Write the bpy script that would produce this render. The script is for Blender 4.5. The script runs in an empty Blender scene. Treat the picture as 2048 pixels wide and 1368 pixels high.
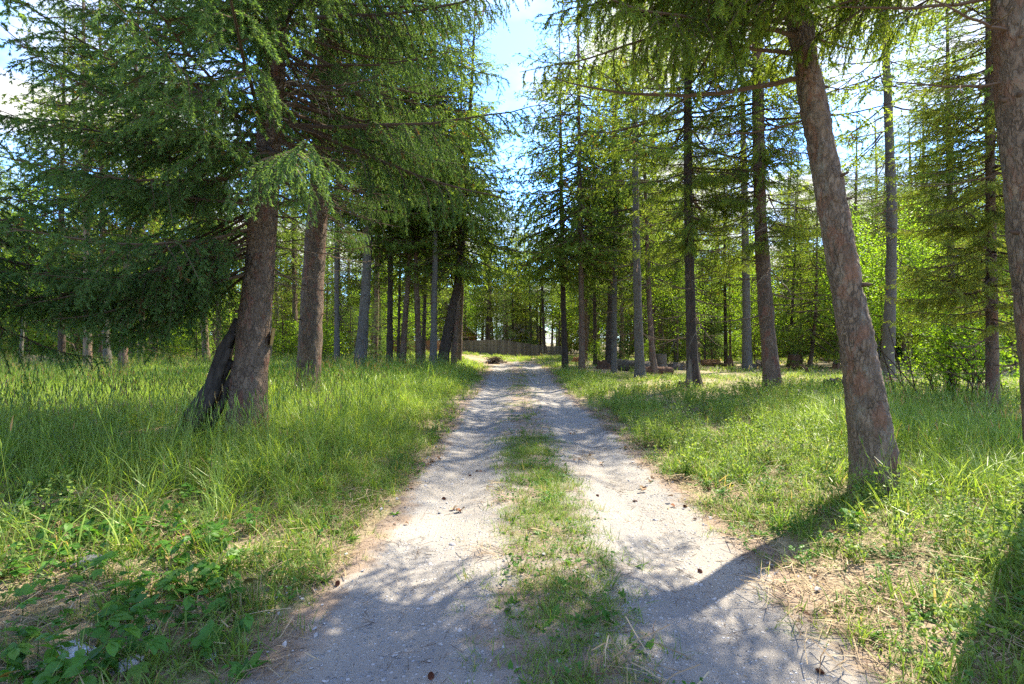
import bpy, math, random
import numpy as np
from mathutils import Matrix, Vector, Euler

# ------------------------------------------------------------------ camera, sky, sun, exposure
scene = bpy.context.scene
COL = scene.collection
F = 1024.0                      # focal length in pixels of the 2048 px wide photograph
CAM = Vector((0.0, 0.0, 1.6))
cam_d = bpy.data.cameras.new('camera'); cam = bpy.data.objects.new('camera', cam_d); COL.objects.link(cam)
cam_d.sensor_width = 36.0; cam_d.lens = 18.0; cam_d.clip_end = 2000.0; cam_d.clip_start = 0.05
cam.location = CAM; cam.rotation_euler = (math.radians(90), 0, 0)
scene.camera = cam

SUN_EL = math.radians(55.5)
SUN_AZ = math.radians(46.0)     # clockwise from the viewing direction (+Y) towards +X
sun_dir = Vector((math.sin(SUN_AZ) * math.cos(SUN_EL), math.cos(SUN_AZ) * math.cos(SUN_EL), math.sin(SUN_EL)))
sl = bpy.data.lights.new('sun', 'SUN'); so = bpy.data.objects.new('sun', sl); COL.objects.link(so)
sl.energy = 2.8; sl.angle = math.radians(0.55); sl.color = (1.0, 0.90, 0.72)
so.rotation_euler = sun_dir.to_track_quat('Z', 'Y').to_euler()

SKY_STRENGTH = 0.15
scene.view_settings.view_transform = 'Standard'
scene.view_settings.look = 'None'
scene.view_settings.exposure = 2.82
scene.view_settings.gamma = 1.0
scene.view_settings.use_curve_mapping = False

world = bpy.data.worlds.new('World'); scene.world = world; world.use_nodes = True
nt = world.node_tree; N = nt.nodes; Lk = nt.links; N.clear()
def wn(t, **kw):
    n = N.new(t)
    for k, v in kw.items(): setattr(n, k, v)
    return n
out = wn('ShaderNodeOutputWorld'); bg = wn('ShaderNodeBackground'); bg.inputs['Strength'].default_value = SKY_STRENGTH
sky = wn('ShaderNodeTexSky', sky_type='NISHITA', sun_disc=False)
sky.sun_elevation = SUN_EL; sky.sun_rotation = SUN_AZ; sky.air_density = 1.0; sky.dust_density = 0.6; sky.ozone_density = 2.0
tc = wn('ShaderNodeTexCoord'); sep = wn('ShaderNodeSeparateXYZ'); Lk.new(tc.outputs['Generated'], sep.inputs[0])
zc = wn('ShaderNodeMath', operation='MAXIMUM'); Lk.new(sep.outputs['Z'], zc.inputs[0]); zc.inputs[1].default_value = 0.0
za = wn('ShaderNodeMath', operation='ADD'); Lk.new(zc.outputs[0], za.inputs[0]); za.inputs[1].default_value = 0.22
dx = wn('ShaderNodeMath', operation='DIVIDE'); Lk.new(sep.outputs['X'], dx.inputs[0]); Lk.new(za.outputs[0], dx.inputs[1])
dy = wn('ShaderNodeMath', operation='DIVIDE'); Lk.new(sep.outputs['Y'], dy.inputs[0]); Lk.new(za.outputs[0], dy.inputs[1])
cmb = wn('ShaderNodeCombineXYZ'); Lk.new(dx.outputs[0], cmb.inputs[0]); Lk.new(dy.outputs[0], cmb.inputs[1]); cmb.inputs[2].default_value = 5.2
cn = wn('ShaderNodeTexNoise'); cn.inputs['Scale'].default_value = 1.5; cn.inputs['Detail'].default_value = 7; cn.inputs['Roughness'].default_value = 0.56
Lk.new(cmb.outputs[0], cn.inputs['Vector'])
cr = wn('ShaderNodeValToRGB'); cr.color_ramp.elements[0].position = 0.43; cr.color_ramp.elements[0].color = (0, 0, 0, 1)
cr.color_ramp.elements[1].position = 0.57; cr.color_ramp.elements[1].color = (1, 1, 1, 1)
Lk.new(cn.outputs['Fac'], cr.inputs[0])
mixc = wn('ShaderNodeMix', data_type='RGBA'); Lk.new(cr.outputs[0], mixc.inputs['Factor'])
tintm = wn('ShaderNodeMix', data_type='RGBA', blend_type='MULTIPLY'); tintm.inputs['Factor'].default_value = 1.0
Lk.new(sky.outputs[0], tintm.inputs['A']); tintm.inputs['B'].default_value = (0.36, 0.55, 0.84, 1)
Lk.new(tintm.outputs['Result'], mixc.inputs['A']); mixc.inputs['B'].default_value = (1.30, 1.29, 1.26, 1)
Lk.new(mixc.outputs['Result'], bg.inputs['Color']); Lk.new(bg.outputs[0], out.inputs['Surface'])

scene.cycles.use_denoising = False
scene.cycles.max_bounces = 8
scene.cycles.diffuse_bounces = 4
scene.cycles.transmission_bounces = 6
scene.cycles.sample_clamp_indirect = 6.0

# ------------------------------------------------------------------ small numeric helpers
R = np.random.default_rng(7)
random.seed(7)

def _hash(i, j, k):
    n = (i.astype(np.int64) * 374761393 + j.astype(np.int64) * 668265263 + k.astype(np.int64) * 2147483647) & 0xffffffff
    n = ((n ^ (n >> 13)) * 1274126177) & 0xffffffff
    n = (n ^ (n >> 16)) & 0xffffffff
    return n / 4294967295.0

def vnoise(P):
    P = np.asarray(P, float); b = np.floor(P).astype(np.int64); f = P - b; f = f * f * (3 - 2 * f)
    r = 0
    for a in (0, 1):
        for c in (0, 1):
            for e in (0, 1):
                w = (f[:, 0] if a else 1 - f[:, 0]) * (f[:, 1] if c else 1 - f[:, 1]) * (f[:, 2] if e else 1 - f[:, 2])
                r = r + w * _hash(b[:, 0] + a, b[:, 1] + c, b[:, 2] + e)
    return r

def fbm(P, oct=4):
    P = np.asarray(P, float); s = 0; a = 1; t = 0
    for o in range(oct):
        s = s + a * vnoise(P * (2 ** o) + 17.3 * o); t += a; a *= 0.5
    return s / t

def cell(P):
    """distance to the nearest and second-nearest feature point"""
    b = np.floor(P).astype(np.int64); f1 = np.full(len(P), 9.0); f2 = np.full(len(P), 9.0); idv = np.zeros(len(P))
    for a in (-1, 0, 1):
        for c in (-1, 0, 1):
            for e in (-1, 0, 1):
                q = b + np.array([a, c, e])
                pt = q + np.stack([_hash(q[:, 0], q[:, 1], q[:, 2]), _hash(q[:, 0] + 91, q[:, 1], q[:, 2]), _hash(q[:, 0], q[:, 1] + 47, q[:, 2])], 1)
                d = np.linalg.norm(P - pt, axis=1)
                nearer = d < f1
                f2 = np.where(nearer, f1, np.minimum(f2, d)); idv = np.where(nearer, _hash(q[:, 0], q[:, 1], q[:, 2] + 13), idv); f1 = np.where(nearer, d, f1)
    return f1, f2, idv

def n2(x, y, s, seed=0.0):
    x = np.atleast_1d(np.asarray(x, float)); y = np.atleast_1d(np.asarray(y, float))
    return fbm(np.stack([x * s + seed, y * s + seed * 1.7, np.full_like(x, seed)], 1), 3)

def path_center(y):
    y = np.asarray(y, float)
    return 0.32 + np.where(y > 33, -((np.maximum(y, 33) - 33) ** 2) * 0.035, 0.0)

def path_half(y):
    y = np.asarray(y, float)
    return 1.60 + np.clip((y - 20) * 0.025, 0, 0.5)

def height(x, y):
    sh = np.broadcast(np.asarray(x), np.asarray(y)).shape
    x, y = [np.asarray(a, float) for a in np.broadcast_arrays(x, y)]
    x = x.ravel(); y = y.ravel()
    z = (n2(x, y, 0.16, 3.1) - 0.5) * 0.22 * np.clip((np.abs(x - 0.32) - 1.2) / 2.5, 0.06, 1) + (n2(x, y, 0.9, 8.2) - 0.5) * 0.07 * np.clip((np.abs(x - .32) - 1.2) / 1.2, 0.15, 1)
    near = np.clip((45 - y) / 8, 0, 1)
    for rx in (-0.62, 1.22):                                     # wheel ruts
        z = z - 0.065 * near * np.exp(-((x - path_center(y) + 0.32 - rx) / 0.34) ** 2)
    z = z + 0.10 * np.clip((np.abs(x - path_center(y)) - 1.6) / 1.4, 0, 1)
    z = z + 0.55 * np.exp(-((x + 4.5) / 4.0) ** 2 - ((y - 44) / 4.5) ** 2)        # bank in front of the fence
    z = z + 0.22 * np.exp(-((x - 6.5) / 3.0) ** 2 - ((y - 17) / 4.0) ** 2)
    return z.reshape(sh)

def hz(x, y):
    return float(np.asarray(height(x, y)).ravel()[0])

def ground_at(px, d):
    x = (px - 1024.0) / F * d
    return x, d, hz(x, d)

def pix(px, py, d):
    return np.array([(px - 1024.0) / F * d, d, 1.6 - (py - 684.0) / F * d])

# ------------------------------------------------------------------ mesh helpers
class Geo:
    def __init__(s): s.V = []; s.T = []; s.M = []; s.A = []; s.n = 0
    def add(s, V, T, m=0, tint=0.5):
        V = np.asarray(V, float).reshape(-1, 3); T = np.asarray(T, np.int64).reshape(-1, 3)
        if len(V) == 0: return
        s.V.append(V); s.T.append(T + s.n); s.n += len(V)
        s.M.append(np.full(len(T), m) if np.isscalar(m) else np.asarray(m))
        s.A.append(np.full(len(V), tint) if np.isscalar(tint) else np.asarray(tint))
    def arrays(s):
        return np.concatenate(s.V), np.concatenate(s.T), np.concatenate(s.M), np.concatenate(s.A)
    def mesh(s, name, mats, smooth=False):
        V, T, M, A = s.arrays()
        return mesh_from(name, V, T, mats, M, A, smooth)

def mesh_from(name, V, T, mats, M=None, A=None, smooth=False):
    me = bpy.data.meshes.new(name)
    me.vertices.add(len(V)); me.vertices.foreach_set('co', np.ascontiguousarray(V, np.float32).ravel())
    me.loops.add(3 * len(T)); me.loops.foreach_set('vertex_index', np.ascontiguousarray(T, np.int32).ravel())
    me.polygons.add(len(T)); me.polygons.foreach_set('loop_start', np.arange(0, 3 * len(T), 3, dtype=np.int32))
    for m in (mats if isinstance(mats, (list, tuple)) else [mats]): me.materials.append(m)
    if M is not None: me.polygons.foreach_set('material_index', np.ascontiguousarray(M, np.int32))
    me.polygons.foreach_set('use_smooth', np.full(len(T), bool(smooth)))
    if A is not None:
        at = me.attributes.new('tint', 'FLOAT', 'POINT'); at.data.foreach_set('value', np.ascontiguousarray(A, np.float32))
    me.update(calc_edges=True)
    return me

def link(name, me, parent=None, loc=None):
    o = bpy.data.objects.new(name, me); COL.objects.link(o)
    if parent is not None: o.parent = parent
    if loc is not None: o.location = loc
    return o

def tag(o, label=None, cat=None, group=None, kind=None):
    if label: o['label'] = label
    if cat: o['category'] = cat
    if group: o['group'] = group
    if kind: o['kind'] = kind
    return o

def thing(name, label, cat, loc=(0, 0, 0), group=None):
    o = bpy.data.objects.new(name, None); COL.objects.link(o); o.location = loc; o.empty_display_size = 0.2
    return tag(o, label, cat, group)

def tube(P, rad, sides=8, cap=True, squash=None):
    """tube along P (N,3) with radii; returns V, T"""
    P = np.asarray(P, float); rad = np.broadcast_to(np.asarray(rad, float), (len(P),))
    d = np.gradient(P, axis=0); d /= np.linalg.norm(d, axis=1)[:, None] + 1e-9
    up = np.array([0, 0, 1.0]) if abs(d[:, 2]).mean() < 0.8 else np.array([1.0, 0, 0])
    u = np.cross(d, up); u /= np.linalg.norm(u, axis=1)[:, None] + 1e-9
    w = np.cross(d, u)
    a = np.arange(sides) / sides * 2 * np.pi
    s0, s1 = squash or (1, 1)
    V = P[:, None] + rad[:, None, None] * (s0 * np.cos(a)[None, :, None] * u[:, None] + s1 * np.sin(a)[None, :, None] * w[:, None])
    n = len(P); V = V.reshape(-1, 3)
    i = np.arange(n - 1)[:, None] * sides; j = np.arange(sides)[None]; j2 = (j + 1) % sides
    A = i + j; B = i + j2; C = i + sides + j2; D = i + sides + j
    T = np.concatenate([np.stack([A, B, C], -1).reshape(-1, 3), np.stack([A, C, D], -1).reshape(-1, 3)])
    if cap:
        k = len(V); V = np.concatenate([V, P[:1], P[-1:]])
        j = np.arange(sides); j2 = (j + 1) % sides
        T = np.concatenate([T, np.stack([np.full(sides, k), j2, j], 1), np.stack([np.full(sides, k + 1), (n - 1) * sides + j, (n - 1) * sides + j2], 1)])
    return V, T

def seg_prisms(P0, P1, r0, r1):
    """three sided twigs, one for each segment"""
    P0 = np.asarray(P0, float); P1 = np.asarray(P1, float); n = len(P0)
    if n == 0: return np.zeros((0, 3)), np.zeros((0, 3), int)
    d = P1 - P0; d /= np.linalg.norm(d, axis=1)[:, None] + 1e-9
    up = np.where(np.abs(d[:, 2:3]) < 0.9, np.array([[0, 0, 1.0]]), np.array([[1.0, 0, 0]]))
    u = np.cross(d, up); u /= np.linalg.norm(u, axis=1)[:, None] + 1e-9; w = np.cross(d, u)
    V = np.zeros((n, 6, 3))
    for k in range(3):
        a = k * 2.0944; off = math.cos(a) * u + math.sin(a) * w
        V[:, k] = P0 + off * np.asarray(r0)[:, None]; V[:, k + 3] = P1 + off * np.asarray(r1)[:, None]
    t = np.array([[0, 1, 4], [0, 4, 3], [1, 2, 5], [1, 5, 4], [2, 0, 3], [2, 3, 5]])
    T = (np.arange(n)[:, None, None] * 6 + t[None]).reshape(-1, 3)
    return V.reshape(-1, 3), T

def needles(P0, P1, per_m, ln, wd, rng, fwd=0.75):
    """needle triangles standing off the segments"""
    P0 = np.asarray(P0, float); P1 = np.asarray(P1, float)
    L = np.linalg.norm(P1 - P0, axis=1); cnt = np.maximum(1, rng.poisson(L * per_m)); idx = np.repeat(np.arange(len(P0)), cnt)
    n = len(idx); t = rng.random(n)[:, None]
    p = P0[idx] * (1 - t) + P1[idx] * t
    ax = (P1 - P0)[idx]; ax /= np.linalg.norm(ax, axis=1)[:, None] + 1e-9
    r = rng.normal(size=(n, 3)); r -= (r * ax).sum(1)[:, None] * ax; r /= np.linalg.norm(r, axis=1)[:, None] + 1e-9
    d = ax * fwd + r * rng.uniform(0.5, 1.0, n)[:, None]; d /= np.linalg.norm(d, axis=1)[:, None]
    s = np.cross(d, rng.normal(size=(n, 3))); s /= np.linalg.norm(s, axis=1)[:, None] + 1e-9
    l = ln * rng.uniform(0.7, 1.2, n)[:, None]; w = wd * rng.uniform(0.8, 1.2, n)[:, None] * 0.5
    V = np.stack([p - s * w, p + s * w, p + d * l], 1).reshape(-1, 3)
    T = np.arange(3 * n).reshape(-1, 3)
    return V, T, idx

# ------------------------------------------------------------------ materials
def mat(name, build):
    m = bpy.data.materials.new(name); m.use_nodes = True
    nt = m.node_tree; nt.nodes.clear(); o = nt.nodes.new('ShaderNodeOutputMaterial')
    class H:
        pass
    h = H(); h.nt = nt
    def node(t, **kw):
        n = nt.nodes.new(t); ins = kw.pop('ins', {})
        for k, v in kw.items(): setattr(n, k, v)
        for k, v in ins.items():
            if isinstance(v, bpy.types.NodeSocket): nt.links.new(v, n.inputs[k])
            else: n.inputs[k].default_value = v
        return n
    h.n = node
    def ramp(fac, stops):
        r = node('ShaderNodeValToRGB'); e = r.color_ramp.elements
        while len(e) < len(stops): e.new(0.5)
        for q, (p, c) in zip(e, stops): q.position = p; q.color = (*c, 1)
        nt.links.new(fac, r.inputs[0]); return r.outputs[0]
    h.ramp = ramp
    def mixc(f, a, b, mode='MIX'):
        x = node('ShaderNodeMix', data_type='RGBA', blend_type=mode)
        for s, v in (('Factor', f), ('A', a), ('B', b)):
            if isinstance(v, bpy.types.NodeSocket): nt.links.new(v, x.inputs[s])
            elif s == 'Factor': x.inputs[s].default_value = v
            else: x.inputs[s].default_value = (*v, 1)
        return x.outputs['Result']
    h.mix = mixc
    h.attr = lambda a: node('ShaderNodeAttribute', attribute_name=a).outputs['Fac']
    def noise(vec, scale, detail=4, rough=0.55, dist=0.0):
        x = node('ShaderNodeTexNoise', ins={'Scale': scale, 'Detail': detail, 'Roughness': rough, 'Distortion': dist})
        if vec is not None: nt.links.new(vec, x.inputs['Vector'])
        return x.outputs['Fac']
    h.noise = noise
    def math_(op, a, b=0.0):
        x = node('ShaderNodeMath', operation=op)
        for i, v in enumerate((a, b)):
            if isinstance(v, bpy.types.NodeSocket): nt.links.new(v, x.inputs[i])
            else: x.inputs[i].default_value = v
        return x.outputs[0]
    h.m = math_
    s = build(h)
    nt.links.new(s, o.inputs['Surface'])
    return m

def leaf_shader(h, col, tcol, trans=0.45, rough=0.5, spec=0.3):
    p = h.n('ShaderNodeBsdfPrincipled', ins={'Base Color': col, 'Roughness': rough, 'Specular IOR Level': spec})
    t = h.n('ShaderNodeBsdfTranslucent', ins={'Color': tcol})
    return h.n('ShaderNodeMixShader', ins={0: trans, 1: p.outputs[0], 2: t.outputs[0]}).outputs[0]

def foliage_mat(name, lo, mid, hi, brown=(0.10, 0.06, 0.025), trans=0.42, tr_gain=(1.7, 1.75, 0.8), rough=0.55, spec=0.15, hue=0.5):
    def b(h):
        t = h.attr('tint'); rnd = h.n('ShaderNodeObjectInfo').outputs['Random']
        f = h.m('ADD', h.m('MULTIPLY', t, 0.8), h.m('MULTIPLY', rnd, 0.2))
        c = h.ramp(f, [(0.0, brown), (0.07, brown), (0.12, lo), (0.5, mid), (1.0, hi)])
        tcol = h.mix(1.0, c, tr_gain, 'MULTIPLY')
        return leaf_shader(h, c, tcol, trans, rough, spec)
    return mat(name, b)

M_NEED_COOL = foliage_mat('needles_cool_green', (0.036, 0.080, 0.024), (0.070, 0.142, 0.044), (0.130, 0.222, 0.080), tr_gain=(2.3, 2.0, 0.8), trans=0.44)
M_NEED_WARM = foliage_mat('needles_warm_green', (0.055, 0.090, 0.018), (0.100, 0.165, 0.030), (0.175, 0.250, 0.050), tr_gain=(2.5, 2.1, 0.7), trans=0.52)
M_NEED_LIGHT = foliage_mat('needles_light_yellow_green', (0.085, 0.120, 0.024), (0.150, 0.205, 0.042), (0.240, 0.310, 0.075), tr_gain=(2.1, 1.8, 0.7), trans=0.55)
M_NEED_FAR = foliage_mat('needles_mixed_green', (0.054, 0.096, 0.024), (0.096, 0.165, 0.038), (0.165, 0.245, 0.060), tr_gain=(2.4, 2.1, 0.8), trans=0.56)
M_LEAF = foliage_mat('broad_leaf_green', (0.075, 0.150, 0.018), (0.130, 0.230, 0.024), (0.220, 0.310, 0.035), tr_gain=(2.1, 2.0, 0.6), trans=0.55, rough=0.45)
M_WEED = foliage_mat('weed_leaf', (0.030, 0.090, 0.014), (0.055, 0.150, 0.020), (0.105, 0.200, 0.030), tr_gain=(1.8, 1.7, 0.7), trans=0.40, rough=0.45, spec=0.22, brown=(0.14, 0.09, 0.03))
M_GRASS = foliage_mat('grass_blade', (0.092, 0.170, 0.020), (0.172, 0.280, 0.036), (0.340, 0.420, 0.120), tr_gain=(1.6, 1.5, 0.7), trans=0.5, rough=0.38, spec=0.35, brown=(0.32, 0.25, 0.12))
M_SHORT = foliage_mat('short_grass', (0.076, 0.140, 0.024), (0.132, 0.215, 0.038), (0.235, 0.295, 0.075), tr_gain=(1.6, 1.5, 0.7), trans=0.45, rough=0.5, spec=0.25, brown=(0.33, 0.26, 0.14))

def bark_mat(name, dark, mid, light, plate=(17, 17, 7), lich=(0.30, 0.31, 0.24), lich_amt=0.60, red=(0.16, 0.07, 0.04), red_amt=0.66):
    def b(h):
        tcn = h.n('ShaderNodeTexCoord'); mp = h.n('ShaderNodeMapping', ins={'Vector': tcn.outputs['Object'], 'Scale': plate})
        warp = h.n('ShaderNodeTexNoise', ins={'Vector': mp.outputs[0], 'Scale': 1.3, 'Detail': 5})
        wv = h.n('ShaderNodeVectorMath', operation='MULTIPLY_ADD', ins={0: warp.outputs['Color'], 1: (2.2, 2.2, 2.2), 2: mp.outputs[0]})
        vo = h.n('ShaderNodeTexVoronoi', feature='DISTANCE_TO_EDGE', ins={'Vector': wv.outputs[0], 'Scale': 1.0})
        vc = h.n('ShaderNodeTexVoronoi', feature='F1', ins={'Vector': wv.outputs[0], 'Scale': 1.0})
        fine = h.noise(tcn.outputs['Object'], 38, 8, 0.75)
        big = h.noise(tcn.outputs['Object'], 3.2, 4, 0.6)
        base = h.mix(fine, mid, light)
        sepc = h.n('ShaderNodeSeparateColor', ins={0: vc.outputs['Color']})
        base = h.mix(h.m('MULTIPLY', sepc.outputs[0], 0.45), base, dark)
        crack = h.ramp(vo.outputs['Distance'], [(0.0, (1, 1, 1)), (0.13, (0, 0, 0))])
        crack = h.m('MULTIPLY', crack, h.ramp(h.noise(mp.outputs[0], 0.30, 4, 0.6), [(0.38, (0.15, 0.15, 0.15)), (0.60, (1, 1, 1))]))
        base = h.mix(h.m('MULTIPLY', crack, 0.85), base, tuple(c * 0.45 for c in dark))
        lm = h.ramp(h.noise(mp.outputs[0], 0.45, 7, 0.72), [(lich_amt, (0, 0, 0)), (lich_amt + 0.14, (1, 1, 1))])
        base = h.mix(h.m('MULTIPLY', lm, 0.42), base, lich)
        rm = h.ramp(h.noise(mp.outputs[0], 0.35, 5, 0.6, 0.6), [(red_amt - 0.08, (0, 0, 0)), (red_amt, (1, 1, 1))])
        base = h.mix(h.m('MULTIPLY', rm, 0.7), base, red)
        base = h.mix(h.m('MULTIPLY', h.ramp(big, [(0.4, (0, 0, 0)), (0.75, (1, 1, 1))]), 0.35), base, dark)
        hgt = h.m('ADD', h.m('MULTIPLY', h.m('MINIMUM', vo.outputs['Distance'], 0.22), 2.6), h.m('MULTIPLY', fine, 0.5))
        bm = h.n('ShaderNodeBump', ins={'Strength': 1.0, 'Distance': 0.016, 'Height': hgt})
        return h.n('ShaderNodeBsdfPrincipled', ins={'Base Color': base, 'Roughness': 0.85, 'Specular IOR Level': 0.25, 'Normal': bm.outputs[0]}).outputs[0]
    return mat(name, b)

M_BARK_SPRUCE = bark_mat('spruce_bark', (0.045, 0.030, 0.022), (0.135, 0.090, 0.060), (0.235, 0.175, 0.122), red=(0.17, 0.07, 0.045), red_amt=0.62)
M_BARK_BROWN = bark_mat('brown_scaly_bark', (0.05, 0.036, 0.024), (0.150, 0.104, 0.066), (0.28, 0.215, 0.148), lich_amt=0.55, red=(0.19, 0.095, 0.055), red_amt=0.62)
M_BARK_GREY = bark_mat('grey_bark', (0.05, 0.044, 0.036), (0.12, 0.108, 0.09), (0.21, 0.195, 0.165), plate=(34, 34, 20), red_amt=0.80)
M_BARK_DARK = bark_mat('dark_bark', (0.022, 0.016, 0.012), (0.055, 0.040, 0.030), (0.11, 0.085, 0.065), red=(0.09, 0.045, 0.03))

def twig_mat(name, a, b_, c):
    def b(h):
        t = h.attr('tint')
        return h.n('ShaderNodeBsdfPrincipled', ins={'Base Color': h.ramp(t, [(0, a), (0.6, b_), (1, c)]), 'Roughness': 0.9, 'Specular IOR Level': 0.1}).outputs[0]
    return mat(name, b)
M_TWIG = twig_mat('twig_wood', (0.05, 0.034, 0.024), (0.13, 0.09, 0.06), (0.26, 0.23, 0.18))

def wood_mat(name, a, b_, stretch=(6, 6, 40), bump=0.5):
    def b(h):
        tcn = h.n('ShaderNodeTexCoord'); mp = h.n('ShaderNodeMapping', ins={'Vector': tcn.outputs['Object'], 'Scale': stretch})
        f = h.noise(mp.outputs[0], 1.0, 6, 0.65, 0.4); g = h.noise(tcn.outputs['Object'], 5, 4)
        c = h.mix(h.ramp(f, [(0.3, (0, 0, 0)), (0.7, (1, 1, 1))]), a, b_)
        c = h.mix(h.m('MULTIPLY', g, 0.5), c, a)
        rnd = h.n('ShaderNodeObjectInfo').outputs['Random']
        hs = h.n('ShaderNodeHueSaturation', ins={'Color': c, 'Value': h.m('ADD', 0.75, h.m('MULTIPLY', rnd, 0.5))})
        bm = h.n('ShaderNodeBump', ins={'Strength': bump, 'Distance': 0.01, 'Height': f})
        return h.n('ShaderNodeBsdfPrincipled', ins={'Base Color': hs.outputs[0], 'Roughness': 0.85, 'Specular IOR Level': 0.2, 'Normal': bm.outputs[0]}).outputs[0]
    return mat(name, b)
M_FENCE = wood_mat('weathered_fence_wood', (0.085, 0.076, 0.062), (0.165, 0.148, 0.122), (30, 30, 3))
M_FENCE_RED = wood_mat('reddish_fence_wood', (0.17, 0.085, 0.05), (0.28, 0.15, 0.09), (30, 30, 3))
M_DEADWOOD = wood_mat('grey_dead_wood', (0.08, 0.065, 0.05), (0.20, 0.165, 0.125), (14, 14, 3))
M_BUTTRESS = wood_mat('dark_dead_wood', (0.016, 0.013, 0.011), (0.075, 0.060, 0.046), (16, 16, 4), 0.9)
M_ROTTEN = wood_mat('red_rotten_wood', (0.06, 0.034, 0.022), (0.18, 0.095, 0.055), (14, 14, 4))
M_CHAR = wood_mat('charred_wood', (0.012, 0.012, 0.014), (0.045, 0.045, 0.05), (14, 14, 4))
M_PALEWOOD = wood_mat('pale_split_wood', (0.24, 0.16, 0.09), (0.42, 0.30, 0.19), (14, 4, 14))
M_ORANGE_LOG = wood_mat('orange_log_wood', (0.22, 0.10, 0.045), (0.38, 0.20, 0.10), (10, 10, 10))
M_BOARD = wood_mat('yellow_board_wood', (0.34, 0.20, 0.06), (0.50, 0.33, 0.12), (10, 10, 10))

def flat_mat(name, col, rough=0.6, metal=0.0, spec=0.5, bumpy=0.0, var=0.25):
    def b(h):
        tcn = h.n('ShaderNodeTexCoord'); f = h.noise(tcn.outputs['Object'], 6, 5, 0.6)
        c = h.mix(f, tuple(x * (1 - var) for x in col), tuple(min(1, x * (1 + var)) for x in col))
        kw = {'Base Color': c, 'Roughness': rough, 'Metallic': metal, 'Specular IOR Level': spec}
        p = h.n('ShaderNodeBsdfPrincipled', ins=kw)
        if bumpy:
            bm = h.n('ShaderNodeBump', ins={'Strength': bumpy, 'Distance': 0.02, 'Height': h.noise(tcn.outputs['Object'], 25, 6, 0.7)})
            h.nt.links.new(bm.outputs[0], p.inputs['Normal'])
        return p.outputs[0]
    return mat(name, b)
M_CAR = flat_mat('pale_blue_car_paint', (0.55, 0.62, 0.70), 0.3, 0.1, 0.5, 0, 0.05)
M_GLASS = flat_mat('dark_car_glass', (0.03, 0.05, 0.07), 0.1, 0.0, 0.7)
M_RUBBER = flat_mat('black_rubber', (0.02, 0.02, 0.02), 0.8)
M_STEEL = flat_mat('grey_steel', (0.4, 0.4, 0.4), 0.4, 0.8)
M_SIDING = flat_mat('pale_lilac_siding', (0.48, 0.44, 0.47), 0.8)
M_ORANGE_WALL = flat_mat('orange_brown_siding', (0.40, 0.13, 0.05), 0.8)
M_ROOF = flat_mat('grey_shingle', (0.16, 0.15, 0.15), 0.9)
M_SOIL = flat_mat('grey_clod_soil', (0.085, 0.070, 0.058), 0.95, 0, 0.1, 0.9, 0.45)
M_CONE = flat_mat('pine_cone_brown', (0.13, 0.05, 0.028), 0.8, 0, 0.2)
M_STONE = flat_mat('grey_gravel_stone', (0.33, 0.32, 0.31), 0.85, 0, 0.3, 0.4, 0.35)
M_DARKSTONE = flat_mat('dark_grey_stone', (0.09, 0.095, 0.105), 0.85, 0, 0.3, 0.4, 0.35)
M_WHITE_ROCK = flat_mat('white_speckled_rock', (0.50, 0.51, 0.52), 0.8, 0, 0.3, 0.8, 0.4)

def straw_mat():
    def b(h):
        t = h.attr('tint')
        c = h.ramp(t, [(0, (0.09, 0.055, 0.03)), (0.35, (0.26, 0.19, 0.11)), (0.75, (0.42, 0.34, 0.21)), (1, (0.30, 0.13, 0.06))])
        return leaf_shader(h, c, c, 0.2, 0.7, 0.2)
    return mat('dry_straw', b)
M_STRAW = straw_mat()

def ground_mat():
    def b(h):
        tcn = h.n('ShaderNodeTexCoord'); v = tcn.outputs['Object']
        a = h.noise(v, 1.1, 5, 0.6); f = h.noise(v, 28, 6, 0.7); g = h.noise(v, 140, 4, 0.7)
        c = h.mix(h.ramp(f, [(0.35, (0, 0, 0)), (0.65, (1, 1, 1))]), (0.11, 0.082, 0.055), (0.36, 0.285, 0.195))
        c = h.mix(h.m('MULTIPLY', h.ramp(a, [(0.42, (0, 0, 0)), (0.6, (1, 1, 1))]), 0.55), c, (0.10, 0.125, 0.035))
        c = h.mix(h.m('MULTIPLY', h.ramp(g, [(0.55, (0, 0, 0)), (0.7, (1, 1, 1))]), 0.5), c, (0.36, 0.28, 0.18))
        bm = h.n('ShaderNodeBump', ins={'Strength': 0.8, 'Distance': 0.02, 'Height': h.m('ADD', f, h.m('MULTIPLY', g, 0.4))})
        return h.n('ShaderNodeBsdfPrincipled', ins={'Base Color': c, 'Roughness': 0.95, 'Specular IOR Level': 0.15, 'Normal': bm.outputs[0]}).outputs[0]
    return mat('forest_soil', b)
M_GROUND = ground_mat()

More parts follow.
